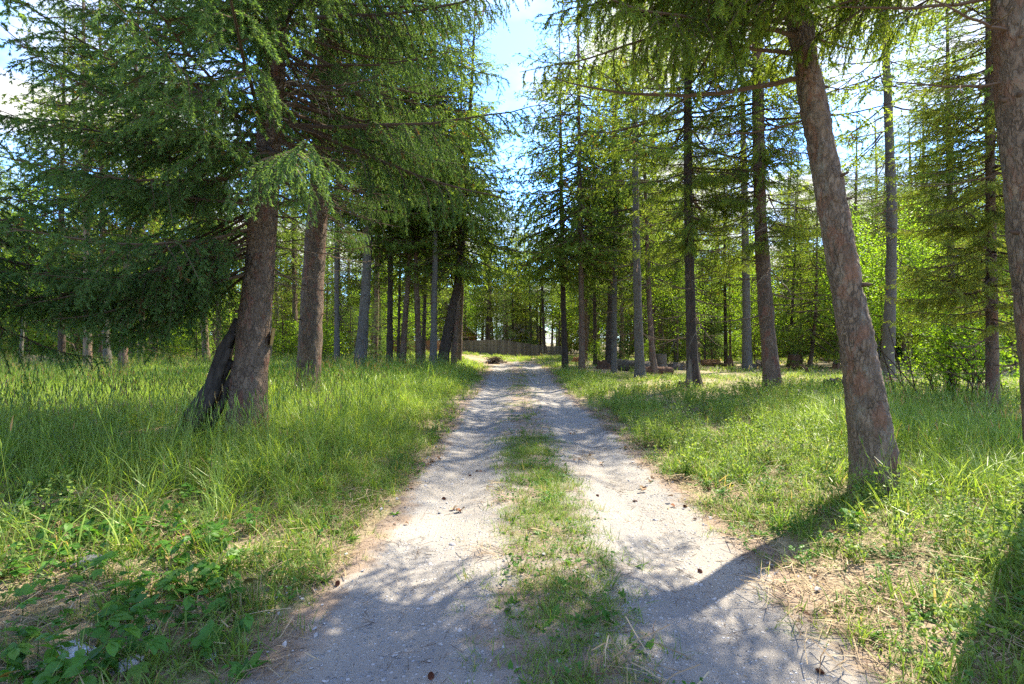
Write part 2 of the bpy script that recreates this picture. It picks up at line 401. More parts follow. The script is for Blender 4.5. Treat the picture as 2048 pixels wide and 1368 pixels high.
def track_mat():
    def b(h):
        tcn = h.n('ShaderNodeTexCoord'); v = tcn.outputs['Object']
        e = h.attr('tint')                                    # 1 on the wheel ruts, 0 at the verges
        vo = h.n('ShaderNodeTexVoronoi', feature='F1', ins={'Vector': v, 'Scale': 34.0, 'Randomness': 1.0})
        vo2 = h.n('ShaderNodeTexVoronoi', feature='F1', ins={'Vector': v, 'Scale': 85.0})
        f = h.noise(v, 120, 6, 0.75); m = h.noise(v, 9, 6, 0.65); a = h.noise(v, 2.4, 7, 0.65)
        dust = h.mix(f, (0.172, 0.160, 0.144), (0.322, 0.302, 0.274))
        sc = h.n('ShaderNodeSeparateColor', ins={0: vo.outputs['Color']}); sc2 = h.n('ShaderNodeSeparateColor', ins={0: vo2.outputs['Color']})
        stone = h.ramp(sc.outputs[1], [(0.0, (0.20, 0.205, 0.21)), (0.5, (0.28, 0.285, 0.29)), (1.0, (0.46, 0.46, 0.46))])
        pick = h.m('MULTIPLY', h.ramp(vo.outputs['Distance'], [(0.30, (1, 1, 1)), (0.42, (0, 0, 0))]), h.ramp(h.m('ADD', sc.outputs[0], h.m('MULTIPLY', h.m('SUBTRACT', m, 0.5), 1.2)), [(0.52, (0, 0, 0)), (0.60, (1, 1, 1))]))
        c = h.mix(pick, dust, stone)
        pick2 = h.m('MULTIPLY', h.ramp(vo2.outputs['Distance'], [(0.25, (1, 1, 1)), (0.4, (0, 0, 0))]), h.ramp(sc2.outputs[0], [(0.62, (0, 0, 0)), (0.7, (1, 1, 1))]))
        c = h.mix(h.m('MULTIPLY', pick2, 0.8), c, h.ramp(sc2.outputs[2], [(0, (0.13, 0.11, 0.10)), (0.6, (0.42, 0.40, 0.37)), (1, (0.62, 0.60, 0.57))]))
        # drifts of brown needles and soil, more towards the verges
        k = h.m('ADD', h.m('MULTIPLY', h.m('SUBTRACT', 0.62, e), 0.55), h.m('MULTIPLY', a, 0.9))
        k = h.m('ADD', k, h.m('MULTIPLY', h.m('SUBTRACT', m, 0.5), 0.5))
        dm = h.ramp(k, [(0.44, (0, 0, 0)), (0.66, (1, 1, 1))])
        brown = h.mix(f, (0.12, 0.080, 0.054), (0.30, 0.225, 0.16))
        c = h.mix(h.m('MULTIPLY', dm, 0.82), c, brown)
        bl = h.ramp(h.noise(v, 0.9, 6, 0.62, 0.4), [(0.38, (0.80, 0.82, 0.86)), (0.62, (1.10, 1.06, 1.0))]); c = h.mix(1.0, c, bl, 'MULTIPLY')
        hgt = h.m('ADD', h.m('MULTIPLY', pick, h.m('SUBTRACT', 0.6, vo.outputs['Distance'])), h.m('ADD', h.m('MULTIPLY', f, 0.35), h.m('MULTIPLY', pick2, 0.2)))
        bm = h.n('ShaderNodeBump', ins={'Strength': 1.0, 'Distance': 0.03, 'Height': hgt})
        return h.n('ShaderNodeBsdfPrincipled', ins={'Base Color': c, 'Roughness': 0.92, 'Specular IOR Level': 0.2, 'Normal': bm.outputs[0]}).outputs[0]
    return mat('gravel_and_dust', b)
M_TRACK = track_mat()

# ------------------------------------------------------------------ the ground and the track
def graded(lo, hi, c0, c1, fine, grow=1.16):
    a = list(np.arange(c0, c1 + 1e-6, fine)); s = fine; x = c1
    while x < hi: s *= grow; x += s; a.append(x)
    s = fine; x = c0; pre = []
    while x > lo: s *= grow; x -= s; pre.append(x)
    return np.array(pre[::-1] + a)

def grid_mesh(X, Y, Z):
    nx, ny = X.shape
    V = np.stack([X, Y, Z], -1).reshape(-1, 3)
    i = np.arange(nx - 1)[:, None] * ny + np.arange(ny - 1)[None]
    T = np.concatenate([np.stack([i, i + ny, i + ny + 1], -1).reshape(-1, 3), np.stack([i, i + ny + 1, i + 1], -1).reshape(-1, 3)])
    return V, T

gx = graded(-420, 420, -9, 9, 0.13); gy = graded(-200, 520, 0.6, 18, 0.13)
X, Y = np.meshgrid(gx, gy, indexing='ij'); Z = height(X, Y)
V, T = grid_mesh(X, Y, Z)
g = link('ground', mesh_from('ground', V, T, M_GROUND, smooth=True)); tag(g, kind='structure')

ty = np.concatenate([np.arange(-6, 0.6, 0.3), np.arange(0.6, 12, 0.07), np.arange(12, 40.5, 0.25)])
tu = np.linspace(-1, 1, 61)
edgeL = 1 + (n2(ty, ty * 0 + 4, 0.8, 1.0) - 0.5) * 0.30 + (n2(ty, ty * 0 + 9, 3.5, 2.0) - 0.5) * 0.16
edgeR = 1 + (n2(ty, ty * 0 + 31, 0.7, 5.0) - 0.5) * 0.34 + (n2(ty, ty * 0 + 19, 3.0, 6.0) - 0.5) * 0.18
c = path_center(ty); hw = path_half(ty)
U = np.where(tu[None] < 0, tu[None] * edgeL[:, None], tu[None] * edgeR[:, None])
XX = c[:, None] + hw[:, None] * U; YY = np.repeat(ty[:, None], len(tu), 1)
ZZ = height(XX, YY) + 0.008 + 0.012 * (1 - np.abs(tu[None]) ** 3) - 0.05 * np.clip(np.abs(tu[None]) - 0.97, 0, 1) / 0.03
rut = np.maximum(np.exp(-((XX - c[:, None] + 0.94) / 0.50) ** 2), np.exp(-((XX - c[:, None] - 0.92) / 0.55) ** 2))
edgef = np.clip((1 - np.abs(tu[None])) / 0.25, 0, 1) * np.ones_like(XX)
V, T = grid_mesh(XX, YY, ZZ); T = T[:, ::-1]
tr = link('gravel_track', mesh_from('gravel_track', V, T, M_TRACK, A=(rut * 0.75 + 0.25 * edgef).ravel() * np.clip(edgef.ravel() * 1.3, 0, 1), smooth=True)); tag(tr, kind='structure')

# ------------------------------------------------------------------ conifer branches
def branch_arrays(rng, L, droop=0.30, tip_up=0.22, sec_gap=0.075, ter_gap=0.055, sec_len=0.40, hang=0.35, per_m=210, nl=0.026, nw=0.0075,
                  dead=False, bare=0.15, r0=0.028, ter=0.17, thin_sec=True, ter_wood=True):
    """a spruce branch along +X. returns wood (V,T,tint) and needles (V,T,tint)"""
    n = 16; t = np.linspace(0, 1, n)
    wob = np.cumsum(rng.normal(0, 0.018 * L / n * 4, n)); wob2 = np.cumsum(rng.normal(0, 0.014 * L / n * 4, n))
    P = np.stack([L * t * (1 - 0.08 * droop), wob, L * (-droop * t + tip_up * t ** 2.6) + wob2], 1); P[0] = 0
    wood = Geo(); rad = r0 * (1 - t) ** 0.85 + 0.003
    V, T = tube(P, rad, 5); wood.add(V, T, 0, rng.uniform(0.1, 0.5))
    A0 = []; A1 = []; ra = []; rb = []; nd = []; tn = []; tw = []
    def pt(s):
        x = s * (n - 1); i = min(int(x), n - 2); f = x - i
        d = P[i + 1] - P[i]; return P[i] * (1 - f) + P[i + 1] * f, d / np.linalg.norm(d)
    side = 1; s = bare
    while s < 0.985:
        p, d = pt(s)
        env = min(1.0, (s - bare + 0.05) / 0.22) * (1 - s) ** 0.75
        l2 = (sec_len * L * env + 0.07) * rng.uniform(0.65, 1.2)
        lat = np.array([-d[1], d[0], 0.0]) * side; lat /= np.linalg.norm(lat)
        ang = rng.uniform(0.75, 1.1)
        q = d * math.cos(ang) + lat * math.sin(ang) + np.array([0, 0, rng.normal(-0.08, 0.22)])
        k = 4; seg = l2 / k; cur = p.copy(); rs = max(0.0025, 0.0085 * l2 / 0.6) if thin_sec else 0.006
        tt = rng.uniform(0.15, 0.85)
        pts = [cur.copy()]
        for m in range(k):
            q = q + np.array([0, 0, -hang * 0.45]) + rng.normal(0, 0.07, 3); q /= np.linalg.norm(q)
            nx_ = cur + q * seg
            A0.append(cur); A1.append(nx_); ra.append(rs * (1 - m / k) + 0.0012); rb.append(rs * (1 - (m + 1) / k) + 0.0010); nd.append(m >= 1 or s > 0.5); tn.append(tt); tw.append(False)
            cur = nx_; pts.append(cur.copy())
        pts = np.array(pts); dist = ter_gap * 1.2; ts = 1
        while dist < l2:
            x = dist / l2 * k; i = min(int(x), k - 1); f = x - i
            b = pts[i] * (1 - f) + pts[i + 1] * f; dd = pts[i + 1] - pts[i]; dd /= np.linalg.norm(dd)
            la = np.cross(dd, np.array([0, 0, 1.0])); la /= np.linalg.norm(la) + 1e-6
            l3 = ter * (0.35 + 0.65 * (1 - dist / l2)) * rng.uniform(0.6, 1.3)
            q3 = dd * 0.65 + la * ts * 0.75 + np.array([0, 0, rng.normal(-hang * 0.9, 0.25)]); q3 /= np.linalg.norm(q3)
            mid = b + q3 * l3 * 0.5
            q4 = q3 + np.array([0, 0, -hang * 0.8]); q4 /= np.linalg.norm(q4); e = mid + q4 * l3 * 0.5
            tq = np.clip(tt + rng.normal(0, 0.2), 0.12, 1)
            A0 += [b, mid]; A1 += [mid, e]; ra += [0.0018, 0.0013]; rb += [0.0013, 0.0008]; nd += [True, True]; tw += [True, True]; tn += [tq * 0.8 + 0.04, min(1, tq + 0.25)]
            dist += ter_gap * rng.uniform(0.7, 1.4); ts = -ts
        s += sec_gap / L * rng.uniform(0.6, 1.4); side = -side
    A0 = np.array(A0); A1 = np.array(A1); nd = np.array(nd); tn = np.array(tn); ra = np.array(ra); rb = np.array(rb)
    if dead:
        keep = rng.random(len(A0)) < 0.8
        V, T = seg_prisms(A0[keep], A1[keep], ra[keep] * 1.2, rb[keep]); wood.add(V, T, 0, np.repeat(np.clip(tn[keep] + 0.1, 0, 1), 6))
        return wood.arrays(), None
    ow = np.ones(len(tw), bool) if ter_wood else ~np.array(tw)
    V, T = seg_prisms(A0[ow], A1[ow], ra[ow], rb[ow]); wood.add(V, T, 0, np.repeat(tn[ow] * 0.6, 6))
    nv, ntr, idx = needles(A0[nd], A1[nd], per_m, nl, nw, rng)
    tv = np.repeat(np.clip(tn[nd][idx], 0.12, 1), 3)
    # old inner shoots: brown needles
    br = rng.random(nd.sum()) < 0.05
    tv = np.where(np.repeat(br[idx], 3), 0.02, tv)
    return wood.arrays(), (nv, ntr, None, tv)

HB = []           # detailed branches: (wood mesh, needle mesh, length)
def detailed(seed, L, needle_mat, **kw):
    w, nd = branch_arrays(np.random.default_rng(seed), L, **kw)
    mw = mesh_from('branch_wood', w[0], w[1], M_TWIG, A=w[3])
    mn = mesh_from('branch_needles', nd[0], nd[1], needle_mat, A=nd[3]) if nd is not None else None
    return (mw, mn, L)
LIB_COOL = [detailed(100 + i, 3.2, M_NEED_COOL, hang=[0.30, 0.45, 0.35, 0.55][i], droop=[0.30, 0.42, 0.22, 0.38][i], sec_gap=0.090, ter_gap=0.060, ter=0.21, nl=0.036, nw=0.011, r0=0.020) for i in range(4)]
LIB_HANG = [detailed(120 + i, 3.6, M_NEED_COOL, hang=[1.0, 1.25, 0.9][i], droop=[0.25, 0.12, 0.32][i], tip_up=0.1, sec_gap=0.095, ter_gap=0.065, sec_len=0.34, ter=0.28, nl=0.033, nw=0.010, bare=0.22) for i in range(3)]
LIB_WARM = [detailed(140 + i, 2.4, M_NEED_WARM, hang=[0.28, 0.5, 0.4][i], droop=[0.18, 0.32, 0.28][i], sec_gap=0.085, ter_gap=0.060, ter=0.20, nl=0.036, nw=0.011) for i in range(3)]
LIB_LIGHT = [detailed(145 + i, 2.4, M_NEED_LIGHT, hang=[0.28, 0.5, 0.4][i], droop=[0.18, 0.32, 0.28][i], sec_gap=0.085, ter_gap=0.060, ter=0.20, nl=0.036, nw=0.011) for i in range(3)]
LIB_WHANG = [detailed(180 + i, 2.8, M_NEED_WARM, hang=[0.9, 1.1, 0.75][i], droop=[0.28, 0.15, 0.35][i], tip_up=0.12, sec_gap=0.085, ter_gap=0.06, sec_len=0.36, ter=0.25, nl=0.036, nw=0.011, bare=0.2, r0=0.018) for i in range(3)]
LIB_DEAD = [detailed(160 + i, 1.8, M_NEED_WARM, dead=True, hang=[0.2, 0.6, 0.35, 0.1][i], droop=[0.25, 0.45, 0.05, 0.3][i], sec_gap=0.14, ter_gap=0.13, sec_len=0.36, r0=0.016, ter=0.16) for i in range(4)]

def put_branch(lib, root, p, az, pitch, length, roll=0.0, i=None):
    mw, mn, L = lib[R.integers(len(lib)) if i is None else i]
    s = length / L
    o = bpy.data.objects.new('branch', mw); COL.objects.link(o); o.parent = root
    m = Matrix.Translation(Vector(p)) @ Matrix.Rotation(az, 4, 'Z') @ Matrix.Rotation(-pitch, 4, 'Y') @ Matrix.Rotation(roll, 4, 'X') @ Matrix.Scale(s, 4)
    o.matrix_local = m
    if mn is not None:
        q = bpy.data.objects.new('needles', mn); COL.objects.link(q); q.parent = o
    return o

# coarse branches from which the crowns of the farther trees are assembled
CL = [branch_arrays(np.random.default_rng(200 + i), 2.0, hang=[0.3, 0.5, 0.4, 0.7, 0.35][i], droop=[0.22, 0.35, 0.1, 0.4, 0.28][i], sec_gap=0.15, ter_gap=0.115, ter=0.24, sec_len=0.42,
                    per_m=46, nl=0.075, nw=0.034, bare=0.18, r0=0.02, ter_wood=False) for i in range(5)]
CM = [branch_arrays(np.random.default_rng(230 + i), 2.0, hang=[0.35, 0.6, 0.45][i], droop=[0.22, 0.38, 0.15][i], sec_gap=0.12, ter_gap=0.09, ter=0.21, sec_len=0.40,
                    per_m=75, nl=0.050, nw=0.020, bare=0.16, r0=0.02, ter_wood=False) for i in range(3)]
CF = [branch_arrays(np.random.default_rng(250 + i), 2.0, hang=[0.3, 0.5, 0.4][i], droop=[0.22, 0.35, 0.12][i], sec_gap=0.30, ter_gap=0.22, ter=0.26, sec_len=0.44, per_m=24, nl=0.12, nw=0.055, bare=0.15, r0=0.02, ter_wood=False) for i in range(3)]
CD = [branch_arrays(np.random.default_rng(260 + i), 1.6, dead=True, hang=[0.2, 0.6, 0.35][i], droop=[0.25, 0.5, 0.05][i], sec_gap=0.26, ter_gap=0.22, sec_len=0.34, r0=0.013, ter=0.2) for i in range(3)]

def crown_mesh(name, seed, Hh, z_live, z_dead, maxlen, needle_mat, lib=CL, whorl=0.36, per=4.5, droop=0.1, sparse=0.0, dead_per=2.5, shape=0.75):
    rng = np.random.default_rng(seed); G = Geo(); az = rng.uniform(0, 6.28); z = z_dead
    while z < Hh - 0.1:
        live = z > z_live + rng.normal(0, 0.5)
        k = rng.poisson(per if live else dead_per)
        for _ in range(k):
            az += 2.4 + rng.normal(0, 0.3)
            if live:
                if rng.random() < sparse: continue
                u = (z - z_live) / (Hh - z_live); u = min(max(u, 0), 1)
                ln = maxlen * (1 - u) ** shape * (0.55 + 0.45 * min(1, u / 0.12)) * rng.uniform(0.6, 1.15) + 0.22
                src = lib[rng.integers(len(lib))]; s = ln / 2.0; pitch = -droop + 0.9 * u ** 1.5 + rng.normal(0, 0.1)
            else:
                ln = rng.uniform(0.5, 1.0) * min(1.6, maxlen * 0.7); src = CD[rng.integers(len(CD))]; s = ln / 1.6; pitch = rng.normal(0.0, 0.2)
            M4 = np.array(Matrix.Rotation(az, 3, 'Z') @ Matrix.Rotation(-pitch, 3, 'Y') @ Matrix.Rotation(rng.normal(0, 0.2), 3, 'X')) * s
            off = np.array([0, 0, z + rng.uniform(-0.15, 0.15)])
            (wv, wt, _, wa), nd = src
            sh = rng.normal(0, 0.12)
            G.add(wv @ M4.T + off, wt, 0, wa)
            if nd is not None:
                G.add(nd[0] @ M4.T + off, nd[1], 1, np.where(nd[3] < 0.05, nd[3], np.clip(nd[3] + sh, 0.12, 1)))
        z += whorl * rng.uniform(0.7, 1.3) * (1.0 if live else 1.1)
    return G.mesh(name, [M_TWIG, needle_mat])

CROWN = {}        # name -> (mesh, height of the tree it was grown for)
CROWN['slender_a'] = (crown_mesh('crown', 1, 18, 5.2, 1.6, 3.0, M_NEED_FAR, whorl=0.38, per=5.4, droop=0.15), 18)
CROWN['slender_b'] = (crown_mesh('crown', 2, 18, 6.8, 2.2, 2.6, M_NEED_FAR, whorl=0.40, per=5.2, sparse=0.05, droop=0.2), 18)
CROWN['slender_c'] = (crown_mesh('crown', 3, 18, 4.0, 1.4, 3.0, M_NEED_WARM, whorl=0.40, per=5.0, sparse=0.08, droop=0.15), 18)
CROWN['dense'] = (crown_mesh('crown', 4, 18, 4.8, 4.0, 3.7, M_NEED_FAR, whorl=0.40, per=5.0, droop=0.28), 18)
CROWN['low'] = (crown_mesh('crown', 5, 9, 0.7, 0.5, 2.3, M_NEED_WARM, whorl=0.26, per=4.6, droop=0.15), 9)
CROWN['low_cool'] = (crown_mesh('crown', 6, 9, 0.5, 0.4, 2.1, M_NEED_COOL, whorl=0.26, per=4.4, droop=0.15), 9)
CROWN['sparse'] = (crown_mesh('crown', 7, 18, 7.0, 3.5, 2.4, M_NEED_WARM, whorl=0.48, per=3.6, sparse=0.2, shape=0.5), 18)
CROWN['mid_a'] = (crown_mesh('crown', 8, 16, 4.0, 1.2, 2.5, M_NEED_FAR, lib=CM, whorl=0.42, per=4.2, sparse=0.1), 16)
CROWN['mid_b'] = (crown_mesh('crown', 9, 16, 4.8, 1.6, 2.5, M_NEED_WARM, lib=CM, whorl=0.45, per=4.0, sparse=0.1), 16)

def leaf_quads(P, size, rng, up=0.4):
    n = len(P); d = rng.normal(size=(n, 3)); d[:, 2] -= 0.3; d /= np.linalg.norm(d, axis=1)[:, None]
    s = np.cross(d, rng.normal(size=(n, 3)) * 0.5 + np.array([0, 0, 1.0])); s /= np.linalg.norm(s, axis=1)[:, None] + 1e-9
    nrm = np.cross(d, s); l = size * rng.uniform(0.7, 1.25, n)[:, None]; w = l * 0.42
    V = np.stack([P, P + d * l * 0.5 + s * w + nrm * l * 0.08, P + d * l, P + d * l * 0.5 - s * w + nrm * l * 0.08], 1).reshape(-1, 3)
    b = np.arange(n)[:, None] * 4
    T = np.concatenate([b + np.array([0, 1, 2]), b + np.array([0, 2, 3])])
    return V, T

def leafy_mesh(name, seed, Hh, z0, rad, nlimb, leaf, per_limb, conical=0.6, stem_split=False):
    rng = np.random.default_rng(seed); G = Geo()
    for i in range(nlimb):
        z = z0 + (Hh - z0) * (i / nlimb) ** 0.85 * 0.95; u = (z - z0) / (Hh - z0)
        az = i * 2.4 + rng.normal(0, 0.3); ln = rad * ((1 - u) ** conical) * rng.uniform(0.6, 1.1) + 0.25
        k = 6; cur = np.array([0, 0, z]); q = np.array([math.cos(az), math.sin(az), rng.uniform(0.2, 0.8)]); pts = [cur]
        for m in range(k):
            q = q + rng.normal(0, 0.18, 3) + np.array([0, 0, -0.05]); q /= np.linalg.norm(q); cur = cur + q * ln / k; pts.append(cur)
        pts = np.array(pts); V, T = tube(pts, np.linspace(0.012, 0.003, k + 1) * (0.6 + ln), 4); G.add(V, T, 0, 0.3)
        m = int(per_limb * ln / rad) + 4
        x = rng.uniform(0.15, 1.0, m) ** 0.8 * k; ii = np.minimum(x.astype(int), k - 1); f = (x - ii)[:, None]
        c = pts[ii] * (1 - f) + pts[ii + 1] * f + rng.normal(0, 0.20 * ln + 0.05, (m, 3))
        V, T = leaf_quads(c, leaf, rng); G.add(V, T, 1, np.repeat(np.clip(rng.normal(0.5, 0.22, m), 0.13, 1), 4))
    return G.mesh(name, [M_TWIG, M_LEAF])
CROWN['leafy'] = (leafy_mesh('crown', 31, 9, 2.0, 2.0, 42, 0.10, 150), 9)
CROWN['leafy_b'] = (leafy_mesh('crown', 32, 12, 4.0, 1.8, 46, 0.10, 120), 12)
SHRUB = [leafy_mesh('foliage', 33 + i, 2.4, 0.3, 1.1, 24, 0.075, 110, 0.5) for i in range(3)]

# ------------------------------------------------------------------ trunks
def trunk_mesh(zs, cx, cy, rad, material, sides, flare=0.35, relief=0.0, seed=0.0, lobes=5, plate=(13, 13, 5)):
    """trunk through centres (cx, cy) at heights zs, sunk below the soil"""
    n = len(zs); a = np.arange(sides) / sides * 2 * np.pi
    rr = rad[:, None] * np.ones(sides)[None]
    fl = flare * np.exp(-np.maximum(zs, 0) / 0.28)[:, None] * (1 + 0.55 * np.cos(lobes * a + seed * 3)[None] + 0.3 * np.cos(3 * a + seed)[None])
    rr = rr * (1 + fl)
    V = np.stack([cx[:, None] + rr * np.cos(a)[None], cy[:, None] + rr * np.sin(a)[None], np.repeat(zs[:, None], sides, 1)], -1).reshape(-1, 3)
    if relief > 0:
        q = V + seed * 7.7
        f1, f2, idv = cell(q * np.array(plate) + (fbm(q * 7, 2)[:, None] - 0.5) * 1.6)
        d = relief * (0.45 * np.minimum((f2 - f1) * 1.6, 0.55) + 0.55 * (idv - 0.5) + 1.1 * (fbm(q * np.array([30., 30., 14.]), 2) - 0.5)) + (fbm(q * 2.2, 3) - 0.5) * rad.mean() * 0.30
        nrm = np.stack([np.tile(np.cos(a), n), np.tile(np.sin(a), n), np.zeros(n * sides)], 1)
        V = V + nrm * d[:, None]
    else:
        q = V * 3 + seed; nrm = np.stack([np.tile(np.cos(a), n), np.tile(np.sin(a), n), np.zeros(n * sides)], 1)
        V = V + nrm * ((fbm(q, 2) - 0.5) * rad.mean() * 0.35)[:, None]
    i = np.arange(n - 1)[:, None] * sides; j = np.arange(sides)[None]; j2 = (j + 1) % sides
    T = np.concatenate([np.stack([i + j, i + j2, i + sides + j2], -1).reshape(-1, 3), np.stack([i + j, i + sides + j2, i + sides + j], -1).reshape(-1, 3)])
    k = len(V); V = np.concatenate([V, [[cx[-1], cy[-1], zs[-1] + rad[-1]]]])
    T = np.concatenate([T, np.stack([(n - 1) * sides + np.arange(sides), (n - 1) * sides + (np.arange(sides) + 1) % sides, np.full(sides, k)], 1)])
    return mesh_from('trunk', V, T, material, smooth=True)

class Tree:
    """a tree whose trunk follows picture measurements: ctrl = [(px, py, width px)], from base to top, at depth d"""
    def __init__(s, name, label, d, ctrl, H, material, group=None, sides=28, fine=0.10, relief=0.0, seed=1.0, flare=0.35, dy=0.0, cat='tree', vis=7.0, kw=1.0):
        P = [pix(px, py, d) for px, py, w in ctrl]; tan_ = (ctrl[len(ctrl) // 2][0] - 1024) / F; W = [w / F * d / 2 / math.sqrt(1 + tan_ * tan_) for _, _, w in ctrl]     # wide-angle stretch taken out
        x0 = P[0][0]; z0 = hz(x0, d)
        s.root = thing(name, label, cat, (x0, d, z0), group)
        zz = np.array([p[2] for p in P]) - z0; xx = np.array([p[0] for p in P]) - x0; ww = np.array(W) * (kw if d > 12 else 1.0) * (0.90 if d > 12 else 1.0)
        zz[0] = min(zz[0], 0.0)
        # continue above the last measured point
        slope = (xx[-1] - xx[-2]) / (zz[-1] - zz[-2])
        if zz[-1] < H:
            zt = np.linspace(zz[-1], H, 4)[1:]; k = (zt - zz[-1])
            xx = np.concatenate([xx, xx[-1] + slope * k * (1 - 0.25 * k / max(k[-1], 1e-3))]); ww = np.concatenate([ww, ww[-1] * (1 - k / (H - zz[-1]) * 0.93)]); zz = np.concatenate([zz, zt])
        zs = np.concatenate([np.arange(-0.3, min(vis, H), fine), np.arange(min(vis, H), H, 0.6)])
        ks = np.ones(7) / 7
        def smooth(v):
            f = np.interp(np.linspace(-0.3, H, 241), zz, v); f = np.convolve(np.pad(f, 6, 'edge'), np.ones(13) / 13, 'valid'); return np.interp(zs, np.linspace(-0.3, H, 241), f)
        s.zs = zs; s.cx = smooth(xx); s.cy = dy * np.clip(zs, 0, None); s.rad = smooth(ww); s.H = H
        s.cx -= np.interp(0, zs, s.cx)
        me = trunk_mesh(zs, s.cx, s.cy, s.rad, material, sides, flare, relief, seed)
        s.trunk = link('trunk', me, s.root)
    def at(s, z):
        return np.array([np.interp(z, s.zs, s.cx), np.interp(z, s.zs, s.cy), z])
    def crown(s, key, from_z=None):
        me, h0 = CROWN[key]; k = s.H / h0
        c = link('crown', me, s.root); top = s.at(s.H * 0.97)
        v = Vector(top); q = Vector((0, 0, 1)).rotation_difference(v.normalized())
        kx = k * R.uniform(1.0, 1.2)
        c.matrix_local = q.to_matrix().to_4x4() @ Matrix.Rotation(R.uniform(0, 6.28), 4, 'Z') @ Matrix.Diagonal((kx, kx, k, 1))
        return c
    def branches(s, lib, z0, z1, n, az0, az1, l0, l1, pitch=0.0, pj=0.12):
        for i in range(n):
            z = z0 + (z1 - z0) * (i + R.uniform(0, 1)) / n
            az = math.radians(R.uniform(az0, az1)); u = (z - z0) / max(z1 - z0, 1e-3)
            put_branch(lib, s.root, s.at(z), az, pitch + R.normal(0, pj), (l0 + (l1 - l0) * u) * R.uniform(0.8, 1.15), R.normal(0, 0.2))

# ---- crown tops for the trees whose lower branches are built one by one
CROWN['top_cool'] = (crown_mesh('crown', 11, 18, 8.2, 8.2, 2.8, M_NEED_COOL, lib=CL, whorl=0.40, per=4.2), 18)
CROWN['top_warm'] = (crown_mesh('crown', 12, 18, 7.6, 7.6, 2.3, M_NEED_WARM, lib=CL, whorl=0.52, per=3.8, sparse=0.25), 18)

# L1: the big spruce on the left with the drooping boughs
T1 = Tree('spruce_tree', 'big spruce with a split dead buttress and dark drooping boughs, left of the track', 7.8,
          [(492, 872, 86), (497, 780, 76), (510, 640, 64), (524, 500, 60), (535, 330, 52), (550, 120, 46), (558, 0, 42)], 19, M_BARK_SPRUCE, sides=72, fine=0.03, relief=0.018, seed=1.3, flare=0.14)
T1.branches(LIB_COOL, 2.5, 4.2, 9, 150, 215, 3.0, 3.6, -0.02)
T1.branches(LIB_COOL, 3.0, 4.8, 8, 200, 258, 3.0, 3.3, 0.0)
T1.branches(LIB_COOL, 4.2, 9.0, 32, 120, 285, 3.5, 2.7, 0.05)
T1.branches(LIB_HANG, 4.4, 9.2, 42, -85, 55, 3.9, 3.3, 0.08)
T1.branches(LIB_COOL, 5.0, 9.0, 16, 40, 130, 3.0, 2.6, 0.1)
T1.branches(LIB_COOL, 2.5, 3.6, 10, 160, 240, 3.2, 3.5, -0.22)
T1.branches(LIB_DEAD, 2.2, 5.5, 20, -60, 240, 1.3, 2.0, -0.05)
T1.branches(LIB_DEAD, 3.8, 7.2, 26, -70, 60, 1.9, 2.8, -0.02)
T1.crown('top_cool')

# L2: second trunk behind it
T2 = Tree('spruce_tree', 'straight brown spruce trunk just behind the buttressed spruce, in tall grass', 11.3,
          [(612, 800, 56), (618, 735, 48), (627, 560, 46), (636, 420, 40), (645, 300, 36), (655, 60, 32)], 18, M_BARK_SPRUCE, sides=56, fine=0.04, relief=0.011, seed=2.1, flare=0.22)
T2.branches(LIB_HANG, 4.4, 9.8, 36, -90, 90, 2.6, 2.8, 0.08)
T2.branches(LIB_COOL, 4.6, 9.8, 24, 90, 270, 2.2, 2.2, 0.0)
T2.branches(LIB_DEAD, 2.6, 5.5, 12, -180, 180, 1.0, 1.5, 0.0)
T2.branches(LIB_DEAD, 3.5, 8.5, 18, -90, 90, 1.4, 2.2, -0.02)
T2.crown('top_cool')

# R1: the leaning tree on the right of the track
T3 = Tree('spruce_tree', 'thick leaning trunk with brown scaly bark, closest to the right edge of the track', 5.1,
          [(1752, 992, 104), (1747, 930, 92), (1735, 830, 84), (1714, 708, 74), (1690, 570, 66), (1667, 440, 61), (1637, 270, 56), (1605, 100, 54), (1588, 0, 52)], 18, M_BARK_BROWN, sides=88, fine=0.022, relief=0.022, seed=3.4, flare=0.14)
for z, az, L, pt in ((4.15, 176, 2.6, 0.03), (4.38, 184, 2.2, 0.12), (3.75, 150, 1.3, 0.1), (4.6, 20, 1.3, 0.1), (3.4, 190, 0.7, 0.1), (4.55, 200, 2.4, 0.05), (4.9, 30, 1.6, 0.2)):
    put_branch(LIB_DEAD, T3.root, T3.at(z), math.radians(az), pt, L, 0.2)
T3.branches(LIB_WARM, 4.7, 8.0, 26, 140, 265, 2.3, 2.5, -0.08)
T3.branches(LIB_WARM, 5.0, 8.2, 13, -60, 150, 1.8, 2.0, 0.0)
T3.branches(LIB_WHANG, 4.5, 7.0, 20, 150, 240, 2.6, 3.0, 0.02)
T3.branches(LIB_WARM, 7.0, 12.5, 24, 10, 150, 2.9, 2.3, 0.05)  # out-of-view boughs, added to shade the ground at the lower left
T3.crown('top_warm')

# R2: the trunk cut by the right edge of the picture
T4 = Tree('spruce_tree', 'broad grey-brown trunk with dark knots at the right edge of the photograph', 4.15,
          [(2112, 1018, 116), (2100, 880, 104), (2082, 700, 100), (2062, 500, 98), (2043, 300, 96), (2022, 0, 92)], 15, M_BARK_BROWN, sides=80, fine=0.025, relief=0.010, seed=4.2, flare=0.2)
for z, az, L in ((3.6, 178, 1.2), (4.3, 172, 1.6), (4.0, 200, 1.4), (2.9, 120, 0.9), (4.8, 150, 1.8)):
    put_branch(LIB_DEAD, T4.root, T4.at(z), math.radians(az), 0.1, L, 0.1)
T4.branches(LIB_WARM, 4.9, 8.0, 24, 60, 300, 1.8, 2.2, 0.05)
T4.branches(LIB_WHANG, 4.6, 7.0, 10, 100, 200, 2.0, 2.4, 0.02)
T4.crown('top_warm')

